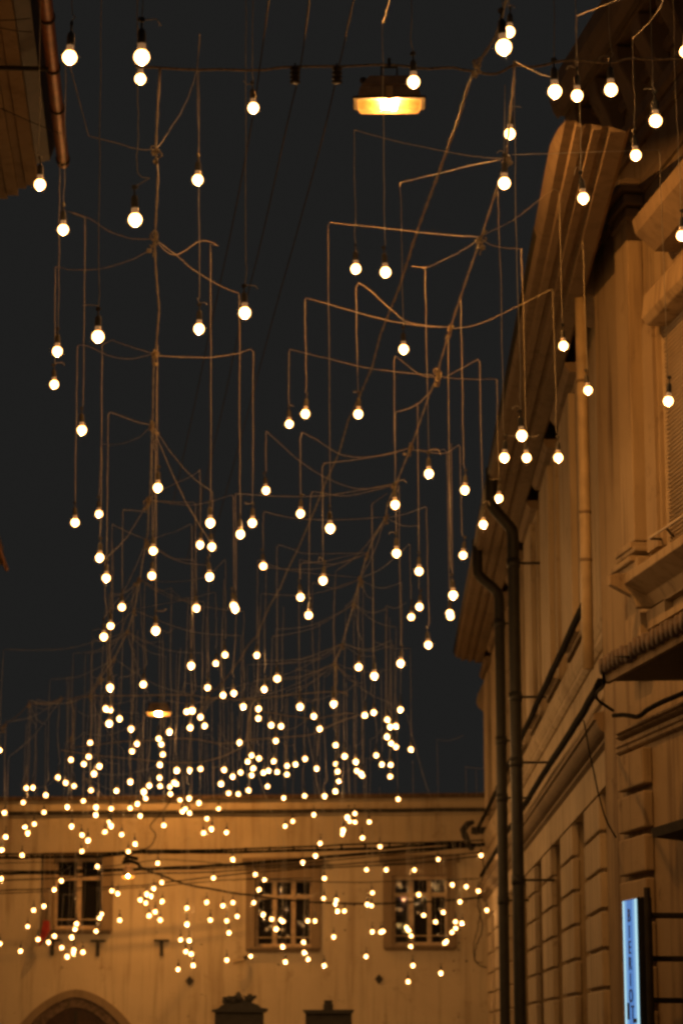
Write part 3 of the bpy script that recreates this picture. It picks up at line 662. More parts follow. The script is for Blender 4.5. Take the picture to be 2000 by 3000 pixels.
u, z = BK.pix(133, 2700); t = thing('red_flag', 'furled dark red flag beside the leftmost window', 'flag', BK.P(u, z, .1))
mb = MB(); q = [BK.pix(px, py, .25) for px, py in ((128, 2698), (146, 2700), (147, 2735), (132, 2752), (116, 2774), (118, 2752), (124, 2725))]
k = len(q); mb.add([BK.P(a, c, .25 + .02 * (i % 2)) for i, (a, c) in enumerate(q)] + [BK.P(a, c, .29 + .02 * (i % 2)) for i, (a, c) in enumerate(q)], [tuple(range(k)), tuple(range(2 * k - 1, k - 1, -1))] + [(i, (i + 1) % k, (i + 1) % k + k, i + k) for i in range(k)])
mb.build('cloth', 'red_cloth', t)
mb = MB(); mb.tube([BK.P(*BK.pix(142, 2640, .0), 0), BK.P(*BK.pix(134, 2705, .27), .27)], .012, 6); mb.build('pole', 'iron', t)
# two black silhouettes standing before the wall at the bottom edge
yk = 38.5
def slab(mb, pts, y0, y1):
    w = [at_y(px, py, y0) for px, py in pts]; k = len(w)
    mb.add([(p.x, y0, p.z) for p in w] + [(p.x, y1, p.z) for p in w], [tuple(range(k)), tuple(range(2 * k - 1, k - 1, -1))] + [(i, (i + 1) % k, (i + 1) % k + k, i + k) for i in range(k)]); return mb
pa, pb = at_y(630, 2966, yk), at_y(768, 2966, yk)
t = thing('ornate_kiosk', 'black silhouetted kiosk top crowned with carved foliage, left of its plain neighbour', 'kiosk', ((pa.x + pb.x) / 2, yk, 0))
mb = MB(); mb.box((pa.x, yk - .1, 0), (pb.x, yk + .5, pa.z)); mb.build('body', 'iron', t)
mb = slab(MB(), [(620, 2966), (620, 2960), (632, 2957), (640, 2955), (648, 2946), (662, 2943), (742, 2941), (752, 2944), (760, 2953), (779, 2955), (779, 2960), (770, 2968)], yk - .16, yk + .56); mb.build('cornice', 'iron', t)
mb = slab(MB(), [(655, 2944), (650, 2938), (652, 2922), (664, 2921), (670, 2918), (678, 2920), (688, 2917), (692, 2910), (698, 2905), (704, 2911), (708, 2920), (714, 2930), (716, 2937), (716, 2926), (711, 2917), (722, 2920), (727, 2913), (735, 2913), (740, 2919), (749, 2916), (751, 2924), (742, 2930), (736, 2938), (746, 2942)], yk + .1, yk + .22); mb.build('foliage_crest', 'iron', t)
for px, py, r_ in ((670, 2930, .045), (698, 2925, .07), (730, 2926, .045), (684, 2936, .05)):
    c = at_y(px, py, yk + .1); mb = MB(); mb.lathe([(.01, -r_), (r_ * .7, -r_ * .7), (r_, 0), (r_ * .7, r_ * .7), (.01, r_)], c, 10); mb.build('carved_boss', 'iron', t, smooth=True)
pa, pb = at_y(895, 2966, yk), at_y(1029, 2966, yk)
t = thing('plain_kiosk', 'black silhouetted flat-topped kiosk with one short chimney, below the middle window', 'kiosk', ((pa.x + pb.x) / 2, yk, 0))
mb = MB(); mb.box((pa.x, yk - .1, 0), (pb.x, yk + .5, pa.z)); mb.build('body', 'iron', t)
mb = slab(MB(), [(886, 2962), (886, 2960), (1036, 2959), (1034, 2965), (1029, 2971), (893, 2971)], yk - .16, yk + .56); mb.build('flat_roof', 'iron', t)
c = at_y(961, 2960, yk + .2); mb = MB(); mb.lathe([(.08, 0), (.08, .085), (.064, .09), (.068, .13), (.07, .145), (.02, .15)], c, 14); mb.build('chimney', 'iron', t)

# ================================================================== FEEDER CABLES WITH KNOTS
def knot_mesh(seed):
    r = random.Random(seed); mb = MB()
    for k in range(4):
        ax = Vector((r.uniform(-1, 1), r.uniform(-1, 1), r.uniform(-.4, .4))).normalized(); e1 = ax.orthogonal().normalized(); e2 = ax.cross(e1)
        R_ = r.uniform(.016, .03); c = Vector((r.uniform(-.01, .01), r.uniform(-.01, .01), r.uniform(-.05, .035)))
        mb.tube([c + (e1 * math.cos(a) + e2 * math.sin(a) * 1.6) * R_ for a in [i * math.pi / 5 for i in range(9)]], .0065, 5)
    for s in range(2):
        mb.tube(wpath([(0, 0, 0), (r.uniform(-.03, .03), r.uniform(-.02, .02), -.05), (r.uniform(-.05, .05), r.uniform(-.03, .03), -.10 - .05 * r.random())], 3), .005, 5)
    mb.box((-.05, -.015, -.12), (-.02, .015, -.09))
    return mb.mesh('knot', 'feeder')
KN = [knot_mesh(i) for i in range(5)]
def twisted(path, r, turns_per_m, off, mat, name, parent):
    dense = []
    for i in range(len(path) - 1):
        n = max(1, int((path[i + 1] - path[i]).length / .12))
        for k in range(n): dense.append(path[i].lerp(path[i + 1], k / n))
    dense.append(path[-1]); acc = 0
    for s in (0, math.pi):
        pts = []; acc = 0
        for i, p in enumerate(dense):
            if i: acc += (p - dense[i - 1]).length
            a = acc * turns_per_m * 2 * math.pi + s; pts.append(p + Vector((math.cos(a), 0, math.sin(a))) * off)
        mb = MB(); mb.tube(pts, r, 5); mb.build(name, mat, parent, smooth=True)
NODES = []
def feeder(name, label, pts, h, knots, r, off, mat, tpm):
    r *= .55; off *= .6
    W = [at_z(x, y, h) for x, y in pts]; t = thing(name, label, 'cable', W[0]); twisted(W, r, tpm, off, mat, 'strand', t)
    for j, (x, y) in enumerate(knots):
        p = at_z(x, y, h); NODES.append(p)
        o = bpy.data.objects.new('knot', KN[(j * 3 + len(pts)) % 5]); COL.objects.link(o); o.parent = t; o.location = p - W[0]; o.rotation_euler = (random.uniform(-.5, .5), random.uniform(-.5, .5), random.uniform(0, 6)); s = random.uniform(.5, .8); o.scale = (s, s, s)
    return W
HF = 6.05
LF = feeder('left_feeder_cable', 'knotted light cable running down the left side of the picture', [(469, 197), (466, 240), (462, 304), (456, 430), (463, 509), (455, 670), (454, 740), (457, 800), (466, 904), (458, 1007), (454, 1034), (449, 1096), (447, 1226), (444, 1300), (440, 1434), (435, 1500), (433, 1560), (428, 1590), (417, 1648), (410, 1697), (393, 1787), (373, 1851), (335, 1929), (295, 1985), (279, 2017), (263, 2039)], HF,
       [(453, 436), (453, 695), (454, 1034), (446, 1245), (435, 1465), (428, 1586), (410, 1697), (393, 1787), (373, 1851), (335, 1929), (295, 1985), (263, 2039)], .0065, .006, 'feeder', 1.6)
feeder('left_branch_cable', 'slack light cable sagging from the left feeder to the frame edge', [(263, 2039), (207, 2048), (179, 2046), (140, 2062), (85, 2062), (60, 2090), (11, 2128), (-40, 2150)], HF, [(179, 2047), (85, 2062), (11, 2128)], .006, .004, 'feeder', 1)
feeder('left_drop_cable', 'light cable dangling below the left feeder before the far lights', [(207, 2050), (216, 2085), (212, 2146), (207, 2193)], HF, [(210, 2160)], .006, .004, 'feeder', 1)
RF = feeder('right_feeder_cable', 'knotted light cable slanting down the right of centre', [(1506, 178), (1505, 240), (1497, 300), (1483, 460), (1456, 549), (1420, 661), (1409, 695), (1349, 869), (1320, 958), (1288, 1065), (1282, 1096), (1253, 1168), (1221, 1262), (1203, 1310), (1161, 1416), (1134, 1479), (1130, 1514), (1092, 1581), (1076, 1621), (1054, 1697), (1036, 1769), (1018, 1831), (1003, 1885), (980, 1943), (980, 1996), (982, 2026)], HF,
       [(1483, 460), (1410, 693), (1320, 958), (1282, 1096), (1203, 1310), (1161, 1416), (1130, 1514), (1076, 1621), (1054, 1697), (1036, 1769), (1003, 1885), (980, 1943), (982, 2026)], .0065, .006, 'feeder', 1.6)
feeder('thick_twisted_cable', 'thick brown twisted cable slanting through the middle of the picture', [(1500, -60), (1452, 107), (1398, 187), (1371, 250), (1346, 339), (1284, 509), (1226, 665), (1168, 846), (1114, 980), (1090, 1074), (1052, 1163), (1020, 1230), (994, 1324), (958, 1403), (911, 1519), (873, 1608), (842, 1670), (820, 1724), (788, 1778), (753, 1862), (728, 1889), (708, 1925), (663, 1987), (643, 2008), (611, 2039)], 6.35,
       [(1398, 187), (611, 2039)], .0085, .008, 'brown_cable', 2.2)
FARN = [((540, 2000), 6.0), ((720, 2045), 5.95), ((640, 2040), 5.95), ((860, 2042), 5.95), ((900, 2130), 5.7), ((720, 2150), 5.6), ((1090, 2080), 5.8), ((1190, 2090), 5.8), ((560, 2150), 5.6), ((380, 2130), 5.7), ((690, 2200), 5.5), ((930, 2200), 5.5), ((480, 2240), 5.4), ((60, 2300), 5.3), ((250, 2280), 5.3)]
tg = [('far_cross_wire', 'slack light wire crossing behind the far bulbs from left feeder to right feeder', [(263, 2039), (420, 2038), (540, 2036), (611, 2045), (720, 2050), (812, 2040), (982, 2026), (1020, 2038)], 6.0),
      ('far_cross_wire', 'sagging light wire just below the far lantern level', [(207, 2193), (340, 2175), (420, 2170), (560, 2165), (650, 2180), (760, 2165), (900, 2155), (960, 2130), (1050, 2095)], 5.65),
      ('far_cross_wire', 'lower light wire through the thickest cluster of far bulbs', [(180, 2198), (300, 2215), (560, 2235), (690, 2200), (720, 2165), (730, 2100), (745, 2050)], 5.6),
      ('far_cross_wire', 'light wire curving through the right of the far cluster', [(770, 2085), (860, 2100), (930, 2105), (1000, 2092), (1035, 2090)], 5.8)]
for nm, lab, pts, h in tg:
    cable(nm, lab, [at_z(x, y, h) for x, y in pts], .006, 'feeder', .01, 'wire', 'light wires among the far bulbs', 5, 5)
for (x, y), h in FARN: NODES.append(at_z(x, y, h))

# ================================================================== BULBS
# near and middle ones: x, y, diameter, cord (top first), branch from the cord's top to its knot
N = [
 (204,167,49,[(213,-40),(213,35),(222,48),(218,62)],[]), (415,166,53,[(418,-40),(416,30),(414,55)],[]), (411,230,39,[(404,-40),(402,60),(401,150)],[]),
 (117,540,39,[(119,-40),(117,120),(116,300),(113,430),(100,446)],[]), (396,643,46,[(403,-40),(404,235),(404,400),(400,470),(410,515),(440,520)],[]),
 (579,526,37,[(586,98),(578,205),(580,320),(582,425)],[(576,208),(545,300),(500,375),(470,420),(453,436)]), (185,672,37,[(193,150),(192,190),(191,300),(190,400),(190,520),(186,580)],[(260,398),(330,415),(410,437),(453,436)]),
 (742,315,38,[(741,-40),(740,60),(740,150),(739,215)],[]), (1211,239,43,[(1206,-40),(1205,60),(1203,120),(1206,138)],[]),
 (1475,137,53,[(1468,-40),(1468,20),(1470,50)],[]), (1492,92,38,[(1490,-40),(1492,20)],[]), (1625,267,46,[(1622,-40),(1624,60),(1623,150),(1612,178),(1603,185)],[]),
 (1690,279,40,[(1684,-40),(1686,80),(1687,150),(1683,180)],[]), (1789,262,44,[(1781,-40),(1784,80),(1790,145),(1796,155)],[]), (1920,353,43,[(1904,-40),(1908,120),(1911,200),(1910,250)],[]),
 (1493,391,38,[(1506,178),(1507,220),(1506,270),(1500,305)],[(1506,178),(1540,195),(1580,215),(1615,225)]), (1862,454,37,[(1852,112),(1854,200),(1858,300),(1856,362)],[(1852,112),(1900,65),(1930,25),(1950,-30)]),
 (1477,536,41,[(1483,462),(1470,480)],[]), (1708,580,38,[(1688,100),(1692,200),(1697,300),(1701,400),(1699,480)],[(1690,45),(1740,25),(1830,-10)]), (1996,690,36,[(1972,-40),(1976,200),(1985,400),(1993,585)],[]), (2007,150,40,[(2003,-40),(2004,60)],[]),
 (287,986,41,[(296,-40),(295,200),(293,400),(290,650),(289,780),(292,865),(318,893)],[]), (583,963,36,[(582,205),(583,400),(583,600),(584,850),(578,872),(560,885)],[]),
 (168,1029,34,[(176,470),(174,585),(173,700),(173,850),(173,955)],[]), (159,1126,30,[(162,780),(162,850),(161,1000)],[(162,780),(215,790),(300,786),(380,762),(433,735)]),
 (240,1260,32,[(249,638),(248,800),(246,1000),(244,1150),(244,1180)],[(200,618),(262,640),(330,682),(400,700),(450,697)]),
 (717,916,40,[(721,-40),(720,200),(720,500),(719,700),(722,800),(737,824)],[]), (1042,787,35,[(1037,380),(1038,500),(1041,600),(1039,690)],[(1037,380),(1150,410),(1313,445),(1400,458),(1480,465)]),
 (1129,797,37,[(1120,66),(1122,250),(1124,500),(1127,700)],[(1120,66),(1135,20),(1145,-40)]), (1182,1023,33,[(1172,535),(1175,650),(1178,850),(1182,945)],[(1172,535),(1280,508),(1390,482),(1465,467)]),
 (894,1212,30,[(893,880),(894,960),(896,1060),(897,1135)],[(896,873),(960,890),(1120,935),(1240,955),(1312,958)]), (847,1242,28,[(846,1030),(846,1080),(845,1165)],[(850,1023),(960,1050),(1090,1080),(1270,1100)]),
 (1049,1213,31,[(1043,840),(1044,950),(1046,1060),(1047,1140)],[(1052,828),(1080,848),(1150,910),(1200,945),(1310,958)]), (1650,1013,32,[(1637,560),(1640,650),(1643,800),(1646,930)],[(1622,552),(1560,600),(1500,645),(1412,690)]),
 (1722,1143,30,[(1706,705),(1710,800),(1714,950),(1720,1070)],[]), (1957,1175,34,[(1932,450),(1939,650),(1948,900),(1955,1090)],[(1928,438),(1870,440),(1700,446),(1500,452)]),
 (1528,1276,36,[(1506,185),(1508,400),(1511,650),(1516,850),(1523,1060),(1522,1165)],[]), (1477,1341,33,[(1458,560),(1461,650),(1466,800),(1470,1000),(1474,1255)],[]),
 (1542,1341,31,[(1526,732),(1531,850),(1535,1000),(1538,1200),(1542,1255)],[(1528,728),(1490,727),(1440,718),(1412,700)]), (1635,1341,31,[(1619,850),(1623,1000),(1627,1150),(1628,1260)],[(1612,848),(1560,875),(1500,905),(1400,950),(1325,962)]),
 (462,1429,31,[(462,1010),(461,1150),(460,1300),(458,1380)],[]), (220,1531,29,[(227,1015),(224,1200),(221,1350),(221,1460)],[(231,1010),(260,1015),(330,1045),(390,1050),(450,1035)]),
 (290,1506,26,[(297,1300),(294,1380),(290,1445)],[(297,1300),(340,1302),(400,1285),(440,1250)]), (616,1532,31,[(616,715),(617,900),(618,1150),(617,1440)],[(640,720),(590,704),(520,745),(480,730),(456,697)]),
 (292,1634,29,[(299,1010),(298,1200),(297,1400),(295,1540),(299,1565)],[(326,996),(380,1015),(450,1036)]), (311,1694,28,[(317,1215),(315,1400),(313,1580),(319,1635)],[(322,1208),(340,1213),(400,1235),(446,1245)]),
 (449,1614,28,[(460,1040),(457,1250),(455,1450),(457,1560)],[]), (445,1687,27,[(446,1300),(446,1450),(446,1600)],[]), (586,1596,26,[(585,1376),(588,1450),(590,1540)],[(585,1376),(560,1395),(480,1432),(437,1462)]),
 (620,1602,27,[(622,1445),(622,1480),(622,1545)],[]), (614,1690,28,[(614,1590),(615,1635)],[]), (357,1779,25,[(360,1497),(358,1600),(355,1722)],[(361,1493),(395,1496),(430,1500)]),
 (324,1834,24,[(328,1545),(327,1650),(325,1775)],[(329,1535),(345,1545),(425,1580)]), (575,1782,25,[(573,1478),(573,1600),(573,1728)],[(568,1472),(500,1470),(440,1465)]),
 (685,1775,26,[(684,1458),(685,1550),(685,1715)],[(680,1450),(640,1462),(560,1480),(440,1466)]), (689,1785,26,[(690,1450),(691,1600),(690,1720)],[]), (304,1866,26,[(308,1640),(307,1720),(312,1800)],[]),
 (456,1848,29,[(458,1330),(457,1535),(457,1775)],[]), (560,1951,25,[(562,1540),(563,1700),(562,1885)],[(558,1535),(520,1555),(480,1567),(435,1585)]), (659,1919,23,[(660,1645),(661,1750),(661,1860)],[(657,1640),(600,1690),(500,1705),(412,1697)]),
 (632,1944,22,[(631,1740),(633,1800),(634,1885)],[(628,1735),(540,1758),(395,1785)]), (779,1437,27,[(779,1268),(778,1320),(778,1385)],[(780,1263),(820,1300),(880,1352),(960,1402),(1050,1432),(1155,1420)]),
 (1256,1388,31,[(1245,785),(1247,900),(1251,1100),(1256,1315)],[(1205,780),(1250,782),(1290,765),(1350,735),(1405,700)]), (880,1505,28,[(879,1285),(880,1380),(883,1450)],[(886,1266),(930,1290),(1000,1332),(1090,1338),(1200,1312)]),
 (739,1532,29,[(742,1030),(741,1200),(741,1350),(738,1465)],[(734,1022),(690,1036),(600,1047),(458,1042)]), (704,1565,29,[(701,870),(702,1050),(702,1300),(704,1490)],[(698,858),(650,840),(560,785),(520,750),(460,705)]),
 (967,1548,32,[(961,660),(962,850),(964,1100),(966,1465)],[(966,652),(1100,665),(1300,687),(1407,693)]), (1157,1479,30,[(1154,1055),(1155,1200),(1158,1350),(1160,1415)],[(1158,1043),(1172,1053),(1230,1098),(1280,1105)]),
 (1161,1621,29,[(1157,1212),(1157,1350),(1160,1550)],[(1160,1207),(1200,1195),(1230,1178),(1262,1145)]), (771,1659,25,[(771,1508),(770,1550),(770,1605)],[(775,1499),(860,1518),(990,1523),(1125,1515)]),
 (1227,1674,28,[(1222,1180),(1224,1320),(1226,1540),(1232,1608)],[]), (946,1701,28,[(944,1368),(945,1500),(946,1635)],[(950,1357),(1050,1345),(1150,1328),(1200,1312)]), (880,1750,26,[(879,1655),(880,1700)],[(884,1650),(960,1643),(1040,1622),(1070,1620)]),
 (904,1803,26,[(910,1450),(906,1550),(907,1750)],[(915,1440),(940,1443),(1020,1452),(1150,1422)]), (1327,1744,30,[(1313,965),(1314,1200),(1317,1500),(1320,1660)],[]), (1228,1778,25,[(1226,1545),(1227,1650),(1226,1720)],[(1224,1540),(1180,1540),(1132,1518)]),
 (1204,1808,24,[(1200,1596),(1202,1680),(1203,1745)],[(1198,1594),(1160,1630),(1110,1670),(1060,1692)]), (1317,1797,26,[(1308,1325),(1312,1500),(1317,1740)],[(1300,1316),(1270,1320),(1210,1318)]), (1319,1806,26,[(1321,1300),(1323,1500),(1325,1670)],[]),
 (1254,1890,26,[(1249,1490),(1252,1650),(1257,1825)],[(1246,1484),(1190,1505),(1132,1518)]), (752,1920,23,[(754,1645),(753,1780),(757,1885)],[(757,1640),(850,1672),(1045,1692)]), (1050,1955,24,[(1050,1705),(1049,1800),(1050,1895)],[]),
 (1096,1981,26,[(1089,1480),(1092,1700),(1093,1915)],[(1093,1473),(1110,1462),(1135,1445)]), (1173,1944,26,[(1168,1425),(1171,1650),(1174,1860),(1185,1890)],[]), (812,1989,24,[(811,1602),(811,1750),(812,1930)],[(817,1596),(860,1610),(900,1622),(1060,1620)]),
 (1361,1436,30,[(1349,875),(1352,1050),(1355,1200),(1357,1355)],[]), (1415,1537,29,[(1405,1060),(1408,1250),(1412,1470)],[(1400,1052),(1350,1080),(1300,1107)]), (1356,1627,27,[(1347,1310),(1350,1450),(1352,1560)],[(1343,1302),(1300,1328),(1215,1318)]),
 (1461,1460,28,[(1455,1112),(1457,1250),(1461,1385)],[(1453,1110),(1400,1111),(1320,1108),(1290,1102)]),
]
# the farther ones: tile origin, scale, then x, y, diameter in that tile's own grid
T = [((0, 1950), 2.24, [(722,145,54),(940,125,52),(694,285,46),(722,293,46),(784,350,46),(716,382,52),(860,418,50),(898,515,46),(867,563,42),(591,508,36),(582,600,46),(465,620,44),(550,648,44),(652,663,48),(617,712,48),(380,735,42),(431,771,42),(486,792,38),(173,806,36),(216,803,40),(300,852,42),(597,820,42),(764,823,42),(855,765,46),(1224,304,48),(1260,297,52),(1315,340,50),(1247,409,50),(1343,397,44),(1112,436,50),(1041,481,46),(1059,518,42),(1068,585,36),(1049,653,46),(1046,738,44),(1050,793,38),(1115,797,40),(1143,770,44),(1158,779,38),(1118,845,40),(1160,690,50),(1244,688,40),(1315,680,44),(1181,884,38),(1241,873,44),(1305,903,42),(979,790,44),(943,830,50),(956,874,38),(902,909,42),(854,938,40),(1362,146,48),(1463,196,48),(1534,182,46),(1470,686,44),(1526,731,42),(1450,778,46),(1500,840,40),(152,900,38),(29,967,40),(289,965,38),(442,930,42),(547,890,38),(630,932,44),(628,982,42),(729,941,40),(920,989,40),(717,1028,36),(729,1053,44),(689,1093,38),(798,1111,40),(470,1057,42),(225,1042,38),(165,1062,36),(182,1101,40),(36,1125,40),(12,1212,40),(538,1114,40),(578,1149,44),(538,1220,38),(886,1172,40),(842,1222,38),(1075,1051,40),(1195,960,40),(1216,943,36),(1243,970,40),(1434,942,38),(1357,1007,38),(1387,1074,42),(1336,1100,38),(1486,1097,38),(-3,558,36)]),
 ((650, 1950), 2.24, [(277,157,50),(140,270,48),(240,285,48),(239,348,46),(513,272,52),(603,334,50),(733,253,54),(323,393,48),(388,400,48),(641,417,48),(115,507,46),(353,496,46),(195,592,40),(243,611,42),(169,632,36),(340,629,42),(206,676,44),(122,703,42),(272,704,40),(305,692,40),(362,700,40),(195,721,38),(427,660,38),(426,716,42),(482,650,42),(545,614,42),(621,678,42),(746,523,44),(804,597,48),(748,648,40),(759,697,44),(766,761,40),(743,827,44),(878,634,48),(884,692,42),(912,711,46),(921,725,40),(937,328,50),(996,309,44),(1171,291,50),(1084,357,44),(1103,403,36),(1140,399,46),(1082,469,48),(1110,512,44),(1141,535,40),(1239,552,42),(1012,591,42),(1049,650,38),(1107,653,42),(1103,730,42),(1156,879,40),(299,795,38),(174,820,42),(107,845,38),(405,871,38),(542,857,40),(673,858,42),(603,980,38),(464,1024,36),(414,1056,36),(822,998,46),(838,1025,36),(873,1030,36),(872,972,36),(795,1082,44),(789,1110,36),(966,1028,38),(921,1133,40),(644,1169,38),(1037,1190,36)]),
 ((0, 2400), 2.24, [(145,238,34),(1527,266,40),(1035,291,34),(639,313,34),(402,406,38),(357,464,34),(9,393,30),(1400,388,34),(1061,417,34),(734,473,34),(772,490,38),(1008,457,38),(962,492,34),(990,506,32),(919,532,34),(956,552,36),(1065,541,36),(288,573,34),(221,600,34),(182,707,36),(1227,584,36),(1356,547,34),(1462,570,34),(1528,550,36),(785,666,36),(666,626,32),(653,650,34),(979,636,36),(1018,611,36),(1051,665,36),(1227,691,36),(1380,665,36),(1488,669,34),(1556,640,34),(502,689,36),(493,724,34),(630,738,34),(357,770,36),(470,777,34),(250,792,36),(318,810,34),(405,846,34),(0,820,30),(135,868,38),(484,860,36),(482,880,34),(544,875,36),(440,905,36),(1502,749,36),(1185,794,34),(1241,797,34),(1219,872,36),(1254,888,36),(1488,928,36),(1168,988,38),(1267,962,36)]),
 ((650, 2400), 1.96, [(537,212,34),(464,250,28),(191,319,30),(244,350,32),(213,406,32),(183,482,32),(830,292,32),(943,293,30),(1104,294,32),(1242,233,32),(1487,210,30),(588,342,34),(863,425,32),(584,457,32),(657,467,30),(651,487,28),(663,530,32),(703,530,32),(834,492,34),(858,499,30),(1129,435,32),(1322,379,30),(1402,389,32),(1471,415,28),(1366,476,32),(237,549,32),(286,576,30),(338,580,32),(350,590,30),(312,633,30),(493,586,30),(534,587,32),(1158,554,32),(1270,537,32),(1226,592,30),(1340,592,30),(1377,599,32),(863,648,32),(912,651,30),(925,646,30),(641,678,34),(468,708,32),(348,734,34),(472,768,32),(165,790,32),(364,822,34),(495,807,32),(587,843,34),(827,791,32),(1060,625,30),(1072,642,30),(1086,673,32),(1341,629,30),(1320,652,30),(1278,714,30),(1288,704,30),(1083,733,32),(1096,843,34),(1068,935,34),(1256,887,34),(1520,525,26)])]
RB = .0278
def depth_of(d):
    k = max(.6, min(4.4, 4.6 - 3.6 * (d - 15) / 36)); return min(39.8, .060 * F / (d - k))
rb = random.Random(11)
bulbs = []
for x, y, d, cord, br in N:
    D = depth_of(d); bulbs.append(dict(x=x, y=y, d=d, D=D, cord=cord, br=br))
for (ox, oy), s, lst in T:
    for zx, zy, zd in lst:
        x, y, d = ox + zx / s, oy + zy / s, zd / s; D = depth_of(d)
        # keep every far bulb at a sensible hanging height
        tz = (at_y(x, y, 10).z - 1.6) / 10
        D = max(min(D, (4.75 - 1.6) / tz), (2.35 - 1.6) / tz) if tz > 0 else D
        if x > 1330: D = min(D, 38.5)
        bulbs.append(dict(x=x, y=y, d=d, D=min(D, 39.9), cord=None, br=None))
# shared meshes (origin at the middle of the glass globe)
def globe_mesh():
    mb = MB(); pr = []
    for i in range(0, 9):
        a = -math.pi / 2 + i * (math.pi / 2 + math.asin(.72)) / 8; pr.append((max(.0008, RB * math.cos(a)), RB * math.sin(a)))
    pr.append((RB * .58, RB * .86)); mb.lathe(pr, seg=16); return mb.mesh('globe', 'bulb_glow', smooth=True)
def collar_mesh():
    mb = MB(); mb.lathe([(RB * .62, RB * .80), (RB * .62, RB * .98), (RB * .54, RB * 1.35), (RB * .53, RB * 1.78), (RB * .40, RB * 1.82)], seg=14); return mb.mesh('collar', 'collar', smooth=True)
def socket_mesh():
    mb = MB(); q = RB * .36
    mb.lathe([(RB * .46, q + RB * 1.44), (RB * .56, q + RB * 1.46), (RB * .57, q + RB * 1.9), (RB * .52, q + RB * 2.9), (RB * .42, q + RB * 3.3), (RB * .16, q + RB * 3.5), (RB * .12, q + RB * 4.4), (RB * .10, q + RB * 5.0)], seg=12)
    mb.box((-RB * .34, -RB * .2, q + RB * 4.4), (RB * .34, RB * .2, q + RB * 5.0)); mb.box((-RB * .5, -RB * .12, q + RB * 4.5), (-RB * .3, RB * .12, q + RB * 4.8)); return mb.mesh('socket', 'black_rubber', smooth=False)
GM, CM, SM = globe_mesh(), collar_mesh(), socket_mesh()
def cord_path(b):
    D = b['D']; c = at_y(b['x'], b['y'], D); top = c + Vector((0, 0, RB * 5.3)); pts = []
    if b['cord'] is not None:
        drop = [at_y(px, py, D) for px, py in b['cord']]
        drop = [p for p in drop if p.z > top.z + .02]
        if not drop: drop = [top + Vector((0.01, 0, .35))]
        if b['br']:
            P0 = at_y(*b['br'][0], D); K = at_z(*b['br'][-1], HF); n = len(b['br']) - 1; bp_ = []
            for i, (px, py) in enumerate(b['br']): bp_.append(at_y(px, py, D + (K.y - D) * (i / max(1, n))))
            bp_.reverse()
            return wpath(bp_, 5, .0025, rb) + wpath(drop, 4, .0022, rb) + [top]
        if drop[0].z < HF and b['cord'][0][1] < 0: drop.insert(0, Vector((drop[0].x, drop[0].y, HF + .1)))
        elif b['cord'][0][1] >= 0 and drop[0].z < HF - .1:
            # runs up to the nearest feeder knot
            k = min(NODES, key=lambda q: (q - drop[0]).length + abs(q.y - drop[0].y)); mid = (k + drop[0]) / 2 + Vector((0, 0, -.06))
            if (k - drop[0]).length < 2.2: return wpath([k, mid, drop[0] + Vector((0, 0, .01))], 5, .004, rb) + wpath(drop, 3, .003, rb) + [top]
        return wpath(drop, 4, .0022, rb) + [top]
    zt = max(top.z + rb.uniform(.25, .5), min(top.z + rb.uniform(.7, 1.9), 5.9)) if top.z < 5.5 else top.z + .3
    head = Vector((c.x + rb.uniform(-.02, .02), c.y, zt)); k = min(NODES, key=lambda q: (q - head).length)
    drop = [head, head.lerp(top, .5) + Vector((rb.uniform(-.012, .012), 0, 0)), top + Vector((rb.uniform(-.03, .03), 0, .04))]
    if (k - head).length < 1.7 and rb.random() < .6:
        mid = (k + head) / 2 + Vector((0, 0, -.05 - .03 * (k - head).length)); return wpath([k, mid, head], 5, .004, rb) + wpath(drop, 3, .004, rb) + [top]
    if rb.random() < .6: return wpath(drop, 3, .004, rb) + [top]
    hook = head + Vector((rb.uniform(-.4, .4), rb.uniform(-.3, .3), rb.uniform(.02, .15)))
    return wpath([hook, (hook + head) / 2 + Vector((0, 0, -.04)), head], 4) + wpath(drop, 3, .004, rb) + [top]
# ---- which label for which bulb
ORD = ['', 'first', 'second', 'third', 'fourth', 'fifth', 'sixth', 'seventh', 'eighth', 'ninth', 'tenth', 'eleventh', 'twelfth', 'thirteenth', 'fourteenth', 'fifteenth', 'sixteenth', 'seventeenth', 'eighteenth', 'nineteenth', 'twentieth', 'twenty-first', 'twenty-second', 'twenty-third', 'twenty-fourth', 'twenty-fifth', 'twenty-sixth', 'twenty-seventh', 'twenty-eighth', 'twenty-ninth', 'thirtieth'] + ['%dth' % i for i in range(31, 90)]
def interp(tab, y):
    for (xa, ya), (xb, yb) in zip(tab, tab[1:]):
        if ya <= y <= yb: return xa + (xb - xa) * (y - ya) / (yb - ya)
    return tab[-1][0] if y > tab[-1][1] else tab[0][0]
LEFT = [(470, 0), (455, 700), (450, 1100), (435, 1500), (393, 1787), (263, 2039)]
MID = [(1480, 0), (1371, 250), (1230, 650), (1003, 1300), (788, 1778), (611, 2039)]
RIGHT = [(1510, 0), (1483, 460), (1320, 958), (1204, 1306), (1054, 1697), (982, 2026)]
EAVE = [(1720, 0), (1643, 382), (1520, 1000), (1441, 1412), (1350, 1850), (1350, 2100)]
